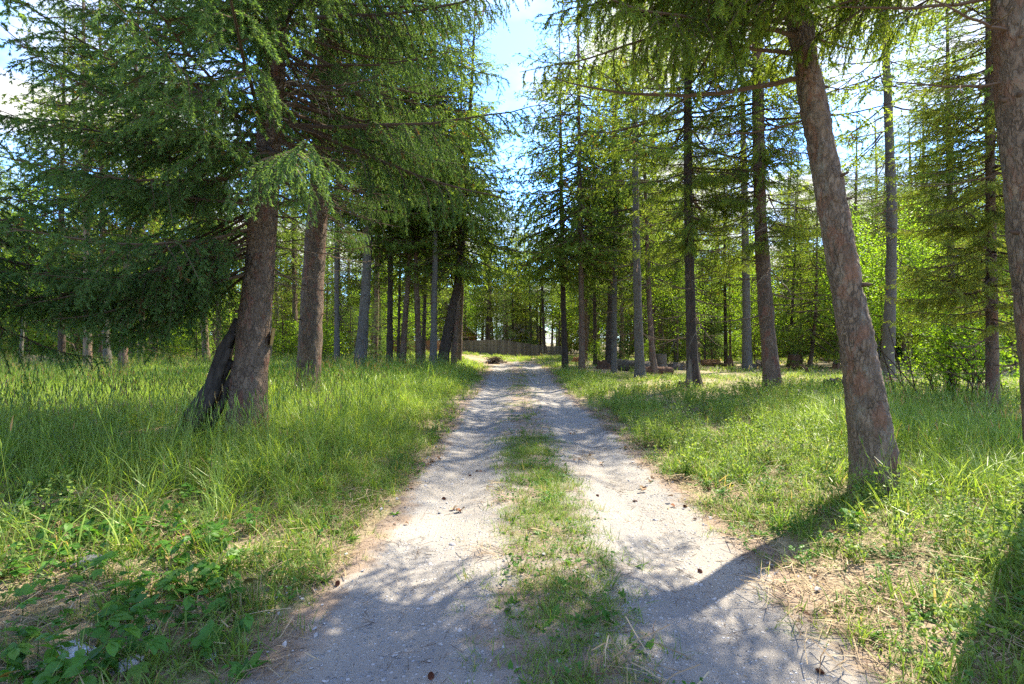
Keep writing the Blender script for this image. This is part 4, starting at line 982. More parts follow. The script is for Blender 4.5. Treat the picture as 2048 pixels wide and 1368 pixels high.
# ------------------------------------------------------------------ stumps, logs, heaps
def rough_log(P, r, material, seed=0.0, sides=14, taper=0.85, name='log', knobs=0.25):
    P = np.asarray(P, float); n = 14; t = np.linspace(0, 1, n); q = np.stack([np.interp(t, np.linspace(0, 1, len(P)), P[:, k]) for k in range(3)], 1)
    V, T = tube(q, r * (1 - (1 - taper) * t), sides); nn = n * sides
    c = np.repeat(q, sides, 0); d = V[:nn] - c; ln = np.linalg.norm(d, axis=1)[:, None]
    V[:nn] = c + d * (1 + knobs * (fbm(V[:nn] * 5 + seed, 3) - 0.5)[:, None] * 2)
    return mesh_from(name, V, T, material, smooth=True)

def stump(x, y, r, h_, material, label, seed, jag=0.25, cat='stump', name='tree_stump', group=None, dz=0.0):
    root = thing(name, label, cat, (x, y, hz(x, y) + dz), group)
    s = 26; a = np.arange(s) / s * 2 * np.pi; zz = np.array([-0.15, 0, 0.08, 0.2, 0.4, 0.65, 0.85, 1.0]); G = Geo()
    top = 1 + jag * (vnoise(np.stack([np.cos(a) * 2 + seed, np.sin(a) * 2, a * 0 + seed], 1)) - 0.6) * 2
    rings = []
    for z in zz:
        fl = 1 + 0.75 * math.exp(-max(z, 0) * h_ / 0.12) * (1 + 0.5 * np.cos(5 * a + seed)); wob = 1 + 0.3 * (vnoise(np.stack([np.cos(a) * 2.5, np.sin(a) * 2.5, a * 0 + z * 2 + seed], 1)) - 0.5)
        rr = r * fl * wob; rings.append(np.stack([rr * np.cos(a), rr * np.sin(a), (z * h_ if z < 0.8 else z * h_ * top) * np.ones(s)], 1))
    inner = rings[-1] * np.array([0.75, 0.75, 1]) - [0, 0, h_ * 0.12]
    V = np.concatenate(rings); n = len(zz); T = []
    for i in range(n - 1):
        for j in range(s):
            k = (j + 1) % s; T += [[i * s + j, i * s + k, (i + 1) * s + k], [i * s + j, (i + 1) * s + k, (i + 1) * s + j]]
    link('bark', mesh_from('bark', V, np.array(T), material, smooth=True), root)
    V = np.concatenate([rings[-1], inner, [[0, 0, inner[:, 2].mean()]]]); T = []
    for j in range(s):
        k = (j + 1) % s; T += [[j, k, s + k], [j, s + k, s + j], [s + j, s + k, 2 * s]]
    link('cut_top', mesh_from('cut_top', V, np.array(T), M_DEADWOOD if material is not M_CHAR else M_CHAR), root)
    return root

def spot(px, py):
    d = 1.6 * F / (py - 684.0); return (px - 1024) / F * d, d
stump(*spot(1665, 792), 0.25, 0.34, M_CHAR, 'charred black stump in the shade left of the leaning trunk', 1.1, 0.3)
stump(*spot(1366, 796), 0.13, 0.30, M_ROTTEN, 'small red rotten stump at the foot of the dark straight trunk', 2.2, 0.5)
stump(*spot(1322, 744), 0.30, 0.85, M_DEADWOOD, 'upright grey stump behind the slim reddish-footed trunk', 3.3, 0.08)
stump(*spot(1588, 741), 0.30, 0.80, M_ROTTEN, 'dark square stump on the sunlit forest floor', 4.4, 0.12)
stump(*spot(1459, 736), 0.20, 0.62, M_ROTTEN, 'small reddish stump beside the thin trunk over the rotten log', 5.5, 0.4)
stump(*spot(1611, 806), 0.22, 0.16, M_DEADWOOD, 'low brown mossy stump between the reddish trunk and the charred stump', 6.6, 0.6)
stump(*spot(1379, 792), 0.07, 0.75, M_DEADWOOD, 'thin jagged grey snag leaning on the foot of the dark straight trunk', 7.7, 0.5, name='snag')
stump(*spot(1672, 742), 0.16, 0.35, M_ROTTEN, 'small stump seen left of the leaning trunk beyond the charred stump', 8.8, 0.4)
stump(*spot(1208, 742), 0.32, 0.40, M_ROTTEN, 'brown lumpy stump at the left end of the dark fallen log', 9.9, 0.5)
stump(*spot(1520, 738), 0.18, 0.40, M_DEADWOOD, 'pale broken stump beside the tall grey trunk', 10.9, 0.5)

def log_thing(label, a, b, r, material, seed, bend=0.0, cat='log', name='fallen_log', lift=0.0):
    ax, ay = a; bx, by = b; za = hz(ax, ay) + r * 0.7 + lift; zb = hz(bx, by) + r * 0.7 + lift
    o = link(name, rough_log([[0, 0, za], [(bx - ax) / 2, (by - ay) / 2, (za + zb) / 2 + bend], [bx - ax, by - ay, zb]], r, material, seed, name=name)); o.location = (ax, ay, 0)
    return tag(o, label, cat)
log_thing('dark thick fallen log lying behind the pale banded trunk', spot(1236, 744), spot(1300, 748), 0.34, M_DEADWOOD, 1.0)
log_thing('reddish split log under the slim reddish-footed trunk', spot(1285, 752), spot(1345, 752), 0.22, M_ROTTEN, 2.0)
log_thing('thin grey log across the forest floor by the upright grey stump', spot(1330, 738), spot(1372, 744), 0.16, M_DEADWOOD, 3.0)
log_thing('orange-brown cut log lying behind the dark straight trunk', spot(1405, 734), spot(1436, 733), 0.24, M_ORANGE_LOG, 4.0)
log_thing('dark crumbling log left of the small reddish stump', spot(1428, 735), spot(1465, 737), 0.15, M_ROTTEN, 5.0)
log_thing('pale bare log lying in sunlit grass beyond the dark square stump', spot(1640, 732), spot(1668, 734), 0.11, M_PALEWOOD, 6.0, lift=0.25)
log_thing('dark root lying from the square stump towards the bent trunk', spot(1592, 744), spot(1615, 748), 0.14, M_ROTTEN, 7.0, 0.15)
log_thing('rotten log between the square stump and the reddish brown trunk', spot(1558, 744), spot(1580, 744), 0.12, M_ROTTEN, 8.0)

# grey upturned root plate among the logs
def root_plate(px, py, s, label, material, seed, n=16):
    x, y = spot(px, py); r = thing('root_plate', label, 'roots', (x, y, hz(x, y)))
    rng = np.random.default_rng(seed)
    V = rng.normal(size=(1, 3)); u, v = np.meshgrid(np.linspace(0, 2 * np.pi, 22, endpoint=False), np.linspace(0.02, np.pi * 0.55, 9), indexing='ij')
    V = np.stack([np.cos(u) * np.sin(v) * s, np.sin(u) * np.sin(v) * s * 0.6, np.cos(v) * s * 0.75 - 0.1], -1).reshape(-1, 3); V = V * (0.7 + 0.7 * fbm(V * 3 / s + seed, 3)[:, None])
    ny = 9; T = []
    for i in range(22):
        for j in range(ny - 1):
            a = i * ny + j; b = ((i + 1) % 22) * ny + j; T += [[a, a + 1, b + 1], [a, b + 1, b]]
    link('soil_clod', mesh_from('soil_clod', V, np.array(T), M_SOIL, smooth=True), r)
    for i in range(n):
        a = rng.uniform(0, 6.28); l = s * rng.uniform(0.7, 1.5); k = np.linspace(0, 1, 7)[:, None]
        P = k * np.array([math.cos(a) * l, math.sin(a) * l * 0.6, rng.uniform(-0.1, 0.6) * s]) + np.vstack([np.zeros(3), rng.normal(0, 0.06 * s, (6, 3))]) + [0, 0, s * 0.3]
        link('root', rough_log(P, 0.06 * s, material, seed + i, 7, 0.35, 'root'), r)
root_plate(1352, 744, 0.62, 'grey upturned root plate right of the upright grey stump', M_DEADWOOD, 41)
root_plate(1500, 740, 0.55, 'heap of dark red roots left of the tall grey trunk', M_ROTTEN, 42)
root_plate(1795, 780, 0.55, 'dark rotten roots heaped at the foot of the grey ringed trunk', M_ROTTEN, 43)
root_plate(1835, 785, 0.40, 'low grey clump of roots right of the grey ringed trunk', M_DEADWOOD, 44)

# stack of orange logs
for i in range(6):
    x, y = spot(1146 + (i % 4) * 7.5, 730); z = hz(x, y) + 0.12 + (0.2 if i >= 4 else 0)
    o = link('firewood_log', rough_log([[0, 0, 0], [0.05, 0.45, 0.0], [0.1, 0.9, 0.02]], 0.13, M_ORANGE_LOG, i * 3.1, 12, 0.95, 'firewood_log', 0.1)); o.location = (x + (0.12 if i >= 4 else 0), y, z)
    tag(o, 'orange cut log in the small stack beside the brown trunk', 'log', 'orange logs stacked near the end of the track')

# brush pile near the end of the track
x, y = (990 - 1024) / F * 37.5, 37.5
bp = thing('brush_pile', 'dark pile of cut branches on the left where the track ends', 'brush pile', (x, y, hz(x, y)))
rng = np.random.default_rng(5); G = Geo()
for i in range(150):
    a = rng.uniform(0, 6.28); r0_ = abs(rng.normal(0, 0.38)); c = np.array([r0_ * math.cos(a) * 1.2, r0_ * math.sin(a), max(0.03, 0.58 * (1 - r0_ / 0.95)) * rng.uniform(0.2, 1)])
    b = rng.uniform(0, 6.28); d = np.array([math.cos(b), math.sin(b), rng.normal(0, 0.25)]) * rng.uniform(0.2, 0.6); V, T = tube(np.array([c - d, c + rng.normal(0, 0.04, 3), c + d]), rng.uniform(0.008, 0.022), 5); V[:, 2] = np.maximum(V[:, 2], -0.02); G.add(V, T, 0, rng.uniform(0, 0.4))
link('twigs', G.mesh('twigs', [M_TWIG]), bp)['kind'] = 'stuff'
for i in range(5):
    b = rng.uniform(0, 6.28); d = np.array([math.cos(b), math.sin(b) * 0.5, 0]) * 0.7; c = np.array([rng.normal(0, 0.2), -0.3, 0.15 + 0.07 * i]); link('stick', rough_log([c - d, c, c + d + [0, 0, 0.15]], 0.035, M_DEADWOOD, i * 2.0, 8, 0.6, 'stick'), bp)

# heap of earth and roots at the far left
x, y = (95 - 1024) / F * 24.0, 24.0
eh = thing('earth_heap', 'grey heap of earth and dead roots at the far left beyond the grass', 'earth heap', (x, y, hz(x, y)))
ux, uy = np.meshgrid(np.linspace(-2.9, 2.9, 60), np.linspace(-1.3, 1.3, 26), indexing='ij'); zz = 1.05 * np.clip(1 - (ux / 2.9) ** 2, 0, 1) ** 0.7 * np.clip(1 - (uy / 1.3) ** 2, 0, 1) ** 0.7
zz = zz * (0.55 + 0.9 * fbm(np.stack([ux.ravel() * 1.8, uy.ravel() * 1.8, uy.ravel() * 0 + 3], 1), 4).reshape(zz.shape)) - 0.06
V, T = grid_mesh(ux, uy, zz); link('mound', mesh_from('mound', V, T, M_SOIL, smooth=True), eh); eh.scale = (0.8, 0.8, 0.72)
for i in range(14):
    cx_ = R.uniform(-2.0, 2.2); cz = 0.75 * (1 - (cx_ / 2.9) ** 2) + R.uniform(-0.1, 0.15); b = R.normal(0, 0.4); d = np.array([math.cos(b), 0.2 * R.normal(), math.sin(b) * 0.35]) * R.uniform(0.3, 0.8)
    c = np.array([cx_, R.uniform(-0.9, -0.3), cz * 0.8]); link('root', rough_log([c - d, c + [0, -0.1, 0.05], c + d], R.uniform(0.03, 0.07), M_DEADWOOD, i * 1.7, 7, 0.5, 'root'), eh)

# buttress of the big spruce and the pale slab at its foot
rb_ = np.random.default_rng(8); G = Geo()
for fx, fy, tz, r0_ in ((-1.10, -0.10, 1.20, 0.11), (-1.00, -0.24, 1.62, 0.13), (-0.92, 0.02, 1.85, 0.13), (-0.84, -0.32, 1.40, 0.10), (-0.70, -0.10, 1.0, 0.09)):
    k = np.linspace(0, 1, 9)[:, None]; a = np.array([fx, fy, -0.14]); b = np.array([-0.30 + 0.09 * tz, fy * 0.45, tz])
    P = a + (b - a) * k + np.array([0.03, 0, -0.10]) * np.sin(k * np.pi) * 0.9 + np.vstack([np.zeros(3), rb_.normal(0, 0.018, (8, 3))])
    V, T = tube(P, np.linspace(r0_, r0_ * 0.5, 9), 16); nn = len(V) - 2
    c = np.repeat(P, 16, 0); V[:nn] = c + (V[:nn] - c) * (1 + 0.7 * (fbm(V[:nn] * np.array([14, 14, 3.5]), 3) - 0.5))[:, None]; G.add(V, T)
link('dead_buttress', G.mesh('dead_buttress', [M_BUTTRESS], True), T1.root)
x, y = (322 - 1024) / F * 7.9, 7.9
sl_ = link('bark_slab', rough_log([[-0.55, -0.22, 0.0], [0, 0, 0.06], [0.42, 0.18, 0.16]], 0.10, M_PALEWOOD, 9.0, 12, 0.9, 'bark_slab', 0.3)); sl_.location = (x, y, hz(x, y) + 0.06); sl_.scale = (1, 1, 0.7)
tag(sl_, 'pale slab of split wood on the ground at the foot of the dead buttress', 'log')
V, T = box_arrays(0.04, 0.24, 0.26); bd = link('wooden_board', mesh_from('wooden_board', V, T, M_BOARD)); p = T1.root.location
bd.location = (p.x + T1.at(1.6)[0] + float(np.interp(1.6, T1.zs, T1.rad)) + 0.03, p.y + 0.02, 1.55); bd.rotation_euler = (0, 0.15, 0.5); tag(bd, 'small yellow board fixed to the right side of the buttressed spruce trunk', 'board')

# ------------------------------------------------------------------ rocks and pine cones
def rock_mesh(seed, flat=0.6, sub=2):
    import bmesh
    bm = bmesh.new(); bmesh.ops.create_icosphere(bm, subdivisions=sub, radius=1.0); V = np.array([v.co[:] for v in bm.verts]); T = np.array([[v.index for v in f.verts] for f in bm.faces]); bm.free()
    k = 0.65 + 0.75 * fbm(V * 1.4 + seed, 2); c = np.random.default_rng(int(seed * 10)).normal(size=(6, 3)); c /= np.linalg.norm(c, axis=1)[:, None]
    V = V * k[:, None]
    for n_ in c:                                            # broken faces
        dd = V @ n_; over = np.maximum(dd - 0.72, 0); V = V - over[:, None] * n_
    V[:, 2] *= flat; return V, T
def rock(px, py, s, material, label, seed, group=None, flat=0.5):
    x, y = spot(px, py); V, T = rock_mesh(seed, flat, 3); o = link('rock', mesh_from('rock', V * s, T, material, smooth=False)); o.location = (x, y, hz(x, y) + s * flat * 0.25); o.rotation_euler.z = seed
    tag(o, label, 'rock', group)
rock(142, 1332, 0.11, M_WHITE_ROCK, 'white speckled rock among the leafy weeds at the lower left', 3.7)
rock(180, 1155, 0.10, M_DARKSTONE, 'dark grey rock half hidden by weeds at the left', 4.9)
rock(300, 1268, 0.03, M_WHITE_ROCK, 'small pale stone in the straw right of the white speckled rock', 5.3)
rock(420, 1320, 0.035, M_WHITE_ROCK, 'little bluish white stone at the edge of the short grass, lower left', 6.1)
rock(255, 1345, 0.07, M_STONE, 'small grey stone just right of the white speckled rock', 7.1)

def cone_mesh(seed):
    rng = np.random.default_rng(seed); G = Geo(); n = 70; L = 0.085
    for i in range(n):
        u = i / n; a = i * 2.399; r = 0.019 * math.sin(math.pi * min(1, u * 0.85 + 0.15)) ** 0.7
        b = np.array([(u - 0.5) * L, math.cos(a) * r * 0.5, math.sin(a) * r * 0.5]); o = np.array([0.35, math.cos(a), math.sin(a)]); t = np.array([0, -math.sin(a), math.cos(a)])
        tip = b + o * r * 0.9; w = 0.008
        G.add(np.array([b - t * w * .5, b + t * w * .5, tip + t * w, tip - t * w, tip + o * 0.004]), np.array([[0, 1, 2], [0, 2, 3], [3, 2, 4]]), 0, 0.5)
    V, T = tube(np.array([[-L / 2, 0, 0], [0, 0, 0], [L / 2, 0, 0]]), [0.008, 0.012, 0.005], 6); G.add(V, T, 0, 0.2)
    return G.mesh('pine_cone', [M_CONE])
CN = [cone_mesh(1), cone_mesh(2)]
for i, (px, py) in enumerate(((675, 1172), (888, 990), (940, 945), (1195, 990), (1270, 994), (1370, 1015), (1390, 1040), (1402, 960), (1640, 1340), (1400, 1132), (862, 1345), (1450, 960), (1180, 905))):
    x, y = spot(px, py); o = link('pine_cone', CN[i % 2]); s = R.uniform(0.38, 0.62); o.scale = (s, s, s); o.location = (x, y, hz(x, y) + 0.026); o.rotation_euler = (R.uniform(0, 6), 0, R.uniform(0, 6.28))
    tag(o, 'brown pine cone lying on the gravel track', 'pine cone', 'pine cones on the track')

# ------------------------------------------------------------------ ground vegetation
def blade_arrays(rng, n, spread, h0, h1, w, bend, k=4, tint=(0.2, 0.9), dry=0.06, flop=0.0):
    G = Geo(); V = []; T = []; A = []
    for i in range(n):
        a = rng.uniform(0, 6.28); r = spread * math.sqrt(rng.random()); h_ = rng.uniform(h0, h1); az = rng.uniform(0, 6.28); bd = bend * rng.uniform(0.3, 1.5)
        base = np.array([r * math.cos(a), r * math.sin(a), -0.02]); d = np.array([math.cos(az), math.sin(az), 0]); s = np.array([-math.sin(az + rng.normal(0, .5)), math.cos(az), 0])
        t = np.linspace(0, 1, k + 1); lean = rng.uniform(0, 0.35)
        c = base + np.outer(t * lean * h_ + bd * t ** 2.2 * h_ * 0.8, d) + np.outer(h_ * (t - 0.32 * bd * t ** 3), [0, 0, 1])
        ww = w * rng.uniform(0.7, 1.3) * (1 - t[:-1] ** 2) * 0.5 + 0.0004
        v = np.concatenate([np.stack([c[:-1] - s * ww[:, None], c[:-1] + s * ww[:, None]], 1).reshape(-1, 3), c[-1:]])
        f = []
        for m in range(k - 1): f += [[2 * m, 2 * m + 1, 2 * m + 3], [2 * m, 2 * m + 3, 2 * m + 2]]
        f += [[2 * k - 2, 2 * k - 1, 2 * k]]
        G.add(v, f, 0, 0.02 if rng.random() < dry else float(np.clip(rng.uniform(*tint), 0.13, 1)))
    return G
def seed_stalks(G, rng, n, spread, h0, h1):
    for i in range(n):
        a = rng.uniform(0, 6.28); r = spread * rng.random(); b = np.array([r * math.cos(a), r * math.sin(a), 0]); h_ = rng.uniform(h0, h1); d = rng.normal(0, 0.12, 2)
        P = np.array([b, b + [d[0] * h_ * .4, d[1] * h_ * .4, h_ * .6], b + [d[0] * h_, d[1] * h_, h_]]); V, T = seg_prisms(P[:-1], P[1:], np.array([0.0014, 0.0012]), np.array([0.0012, 0.0008])); G.add(V, T, 0, 0.95)
        q = P[-1]; hd = np.array([q, q + [d[0] * .05 + .006, d[1] * .05, 0.035], q + [d[0] * .12, d[1] * .12, 0.10]]); V, T = tube(hd, [0.002, 0.006, 0.0015], 4); G.add(V, T, 0, 0.04 if rng.random() < .6 else 0.75)

rng = np.random.default_rng(3)
tall = []
for i in range(6):
    b0 = [0.15, 0.45, 0.3, 0.6, 0.2, 0.5][i]
    G = blade_arrays(rng, [14, 12, 16, 10, 13, 15][i], 0.11, 0.26, [0.72, 0.62, 0.78, 0.55, 0.7, 0.66][i], [0.006, 0.010, 0.0075, 0.013, 0.009, 0.0055][i], [0.7, 1.2, 0.5, 1.0, 1.5, 0.6][i], 5, tint=(b0, b0 + 0.5), dry=[0.05, 0.12, 0.05, 0.1, 0.08, 0.18][i])
    if i % 2 == 0: seed_stalks(G, rng, 3, 0.09, 0.60, 0.85)
    tall.append(G.mesh('grass_clump', [M_GRASS]))
wide = []
for i in range(4):
    b0 = [0.2, 0.5, 0.35, 0.6][i]
    G = blade_arrays(rng, 24, 0.26, 0.28, [0.72, 0.6, 0.78, 0.65][i], [0.012, 0.018, 0.014, 0.016][i], [0.7, 1.3, 0.6, 1.0][i], 4, tint=(b0, b0 + 0.45), dry=0.10)
    if i % 2 == 0: seed_stalks(G, rng, 5, 0.22, 0.55, 0.85)
    wide.append(G.mesh('grass_clump', [M_GRASS]))
farc = [blade_arrays(rng, 30, 0.55, 0.3, 0.62, 0.035, 0.7, 2, dry=0.12).mesh('grass_clump', [M_GRASS]) for i in range(3)]
short = [blade_arrays(rng, 16, 0.07, 0.06, 0.17, 0.0050, [0.6, 1.0, 0.8, 1.3][i], 3, dry=0.16).mesh('grass_clump', [M_SHORT]) for i in range(4)]
shortw = [blade_arrays(rng, 26, 0.22, 0.05, 0.14, 0.012, 0.9, 2, dry=0.2).mesh('grass_clump', [M_SHORT]) for i in range(3)]

def leaf_shape(L, W, k=5, fold=0.15, curl=0.2, serr=0.0):
    """a leaf along +X with a midrib fold"""
    t = np.linspace(0, 1, k + 1); w = W * np.sin(np.pi * np.clip(t, 0.0, 1) ** 0.8) ** 0.8; w[0] = 0.004; w[-1] = 0.0
    if serr: w = w * (1 + serr * ((np.arange(k + 1) % 2) - 0.5))
    c = np.stack([L * t, np.zeros(k + 1), -curl * L * t ** 2], 1); up = np.stack([np.zeros(k + 1), np.zeros(k + 1), fold * w], 1)
    V = np.concatenate([c, c + np.stack([np.zeros(k + 1), w, np.zeros(k + 1)], 1) + up, c - np.stack([np.zeros(k + 1), w, np.zeros(k + 1)], 1) + up]); n = k + 1; T = []
    for i in range(k): T += [[i, i + 1, n + i + 1], [i, n + i + 1, n + i], [i, 2 * n + i + 1, i + 1], [i, 2 * n + i, 2 * n + i + 1]]
    return V, np.array(T)
def weed(rng, n, h0, h1, L, W, spread=0.05, trip=True):
    G = Geo()
    for i in range(n):
        az = rng.uniform(0, 6.28); h_ = rng.uniform(h0, h1); out_ = rng.uniform(0.2, 1.0) * spread; e = np.array([math.cos(az) * out_, math.sin(az) * out_, h_])
        V, T = seg_prisms([[0, 0, 0]], [e], np.array([0.0015]), np.array([0.001])); G.add(V, T, 0, 0.5)
        tt = float(np.clip(rng.normal(0.5, 0.2), 0.13, 1)) if rng.random() > 0.03 else 0.02
        for k in ((-1, 0, 1) if trip else (0,)):
            s = rng.uniform(0.75, 1.2); V, T = leaf_shape(L * s, W * s, 4, 0.25, 0.25)
            M3 = np.array(Matrix.Rotation(az + k * 1.05, 3, 'Z') @ Matrix.Rotation(rng.normal(0.0, 0.35), 3, 'Y') @ Matrix.Rotation(rng.normal(0, 0.3), 3, 'X')); G.add(V @ M3.T + e, T, 0, tt)
    return G
weeds_s = [weed(rng, 9, 0.04, 0.16, 0.030, 0.011, 0.10).mesh('weed_clump', [M_WEED]) for i in range(4)]
weeds_m = [weed(rng, 7, 0.06, 0.20, 0.055, 0.020, 0.12).mesh('weed_clump', [M_WEED]) for i in range(3)]
sprig = []
for i in range(3):
    G = Geo()
    for s in range(5):
        a = rng.uniform(0, 6.28); k = np.linspace(0, 1, 6)[:, None]; P = k * np.array([math.cos(a) * .12, math.sin(a) * .12, rng.uniform(.18, .36)]); V, T = tube(P, 0.0016, 3); G.add(V, T, 0, 0.3)
        m = 16; c = P[rng.integers(1, 6, m)] + rng.normal(0, .012, (m, 3)); V, T = leaf_quads(c, 0.030, rng); G.add(V, T, 0, np.repeat(np.clip(rng.normal(.6, .2, m), .13, 1), 4))
    sprig.append(G.mesh('weed_clump', [M_SHORT]))
def litter(rng, n, spread, L):
    G = Geo()
    for i in range(n):
        a = rng.uniform(0, 6.28); c = np.array([*(rng.uniform(-spread, spread, 2)), rng.uniform(0.004, 0.03)]); l = L * rng.uniform(0.4, 1.2); d = np.array([math.cos(a), math.sin(a), rng.normal(0, 0.08)]) * l / 2
        s = np.array([-math.sin(a), math.cos(a), rng.normal(0, 0.4)]) * 0.0022; m = c + np.array([*(rng.normal(0, l * .07, 2)), 0.006]); G.add(np.array([c - d - s, c - d + s, m - s, m + s, c + d]), [[0, 1, 3], [0, 3, 2], [2, 3, 4]], 0, rng.random() * 0.8)
    return G.mesh('straw_clump', [M_STRAW])
rosette = []
for i in range(4):
    G = Geo()
    for k in range(9):
        L = rng.uniform(0.05, 0.10); V, T = leaf_shape(L, L * rng.uniform(0.13, 0.20), 5, 0.35, rng.uniform(-0.1, 0.5), 0.3)
        M3 = np.array(Matrix.Rotation(k * 2.4 + rng.normal(0, .2), 3, 'Z') @ Matrix.Rotation(-rng.uniform(0.12, 0.75), 3, 'Y')); G.add(V @ M3.T + [0, 0, 0.003], T, 0, float(np.clip(rng.normal(0.5, 0.2), 0.13, 1)) if rng.random() > .04 else 0.03)
    rosette.append(G.mesh('rosette_weed', [M_WEED], True))
straw = [litter(rng, 34, 0.16, 0.22) for i in range(4)]
def twigs_mesh(rng, n, spread):
    G = Geo(); a = rng.uniform(0, 6.28, n); c = np.stack([*rng.uniform(-spread, spread, (2, n)), np.full(n, 0.004)], 1); l = rng.uniform(0.010, 0.035, n); l[:2] *= 2.5
    d = np.stack([np.cos(a), np.sin(a), rng.normal(0, 0.05, n)], 1) * l[:, None]
    V, T = seg_prisms(c - d, c + d, np.full(n, 0.0013), np.full(n, 0.0009)); G.add(V, T, 0, np.repeat(rng.uniform(0, 0.7, n), 6)); return G.mesh('twig_litter', [M_TWIG])
twig_lit = [twigs_mesh(rng, 22, 0.14) for i in range(3)]
dry_leaf = []
for i in range(3):
    G = Geo()
    for k in range(5):
        V, T = leaf_shape(0.045, 0.018, 4, 0.6, 0.5); M3 = np.array(Matrix.Rotation(rng.uniform(0, 6.28), 3, 'Z') @ Matrix.Rotation(rng.normal(0, .4), 3, 'X')); G.add(V @ M3.T + np.array([*rng.uniform(-.12, .12, 2), 0.014]), T, 0, [0.0, 0.5, 1.0, 0.9, 0.2][k])
    dry_leaf.append(G.mesh('dry_leaf_clump', [M_STRAW]))
pebbles = []
for i in range(5):
    V, T = rock_mesh(20 + i * 1.3, 0.45, 2); V[:, 1] *= 0.7; pebbles.append(mesh_from('pebble', V, T, M_STONE))

def cand(n, y0, y1, side=None, margin=1.2, rng=rng):
    """uniform points in the wedge the camera can see, a little wider"""
    ys = np.sqrt(rng.uniform(y0 ** 2, y1 ** 2, n)) if y0 > 0 else rng.uniform(y0, y1, n); xs = rng.uniform(-1, 1, n) * (ys * 1.06 + margin)
    if side == 'L': xs = -np.abs(xs)
    if side == 'R': xs = np.abs(xs)
    return xs, ys
def edge_dist(x, y):
    c = path_center(y); hw = path_half(y)
    w = (n2(x, y, 0.8, 2.2) - 0.5) * 0.5
    return np.abs(x - c) - hw + w, x < c
def scatter(name, xs, ys, scl, protos, tilt=0.12, dz=0.0, seed=1):
    r = np.random.default_rng(seed); n = len(xs); z = height(xs, ys) + dz
    rot = np.stack([r.normal(0, tilt, n), r.normal(0, tilt, n), r.uniform(0, 6.28, n)], 1)
    return gn_scatter(name, np.stack([xs, ys, z], 1), rot, scl, r.integers(0, len(protos), n), protos)
trees_xy = np.array([(o.location.x, o.location.y) for o in COL.objects if o.type == 'EMPTY' and o.get('category') == 'tree' and o.location.y < 30])

def tall_field(n, y0, y1, protos, name, seed, sc=1.0):
    r = np.random.default_rng(seed); x, y = cand(n, y0, y1, rng=r); e, left = edge_dist(x, y)
    patch = n2(x, y, 0.35, 11.0); fine = n2(x, y, 1.3, 12.0)
    hgt = np.clip(0.25 + e * 0.55, 0.18, 1.0) * (0.75 + 0.5 * fine)
    # left: knee-high meadow; the foreground there is open litter with weeds
    dl = np.clip((y - 4.3 - 1.6 * (fine - .5)) / 1.8, 0.07, 1) * np.clip(e / 0.35, 0, 1)
    # right: thin verge, meadow only in the sunny corner and along the track edge farther off
    corner = np.exp(-((x - 6.3) / 2.0) ** 2 - ((y - 8.0) / 3.0) ** 2) + 0.8 * np.exp(-((x - 4.6) / 0.8) ** 2 - ((y - 4.9) / 0.7) ** 2) + 0.55 * np.exp(-((x - 3.1) / 0.4) ** 2 - ((y - 4.4) / 0.5) ** 2)
    verge = 1.25 * np.exp(-((e - 0.7) / 0.6) ** 2) * np.clip((y - 5.5) / 3, 0, 1)
    dr = np.clip(np.maximum(corner * 1.1, verge * 0.8) + np.clip((patch - 0.62) * 1.5, 0, 0.12), 0.01, 1) * np.clip(e / 0.3, 0, 1)
    hr = np.clip(0.50 + corner * 0.5, 0.35, 1.0) * (0.7 + 0.6 * fine)
    far_l = np.where(y > 37, 1.0, np.clip((36 - y) / 6, 0.45, 1))
    dr0 = np.where((y > 40) & (x < 7), 0.9, 0.0)
    dr = np.maximum(dr, dr0 * np.clip(e / 0.3, 0, 1)); dens = np.where(left, dl * far_l, dr); dens = np.where((y > 39.5) & (y < 45.5), np.maximum(dens, 0.9), dens); h_ = np.where(left, hgt, hr)
    dens = dens * (1 - 0.88 * np.exp(-((x + 5.35) / 0.6) ** 2 - ((y - 7.6) / 0.55) ** 2)); h_ = h_ * (1 - 0.40 * np.exp(-((x + 4.1) / 0.7) ** 2 - ((y - 7.1) / 0.7) ** 2))
    keep = (r.random(n) < dens) & ((e > 0.02) | (y > 39.5))
    return scatter(name, x[keep], y[keep], h_[keep] * sc * r.uniform(0.8, 1.2, keep.sum()), protos, 0.14, seed=seed)
tall_field(11000, 3.4, 12.5, tall, 'tall_grass', 21, 1.0)
tall_field(12000, 11.5, 26, wide, 'meadow_grass', 22, 1.0)
tall_field(6500, 25, 50, farc, 'far_grass', 23, 1.0)

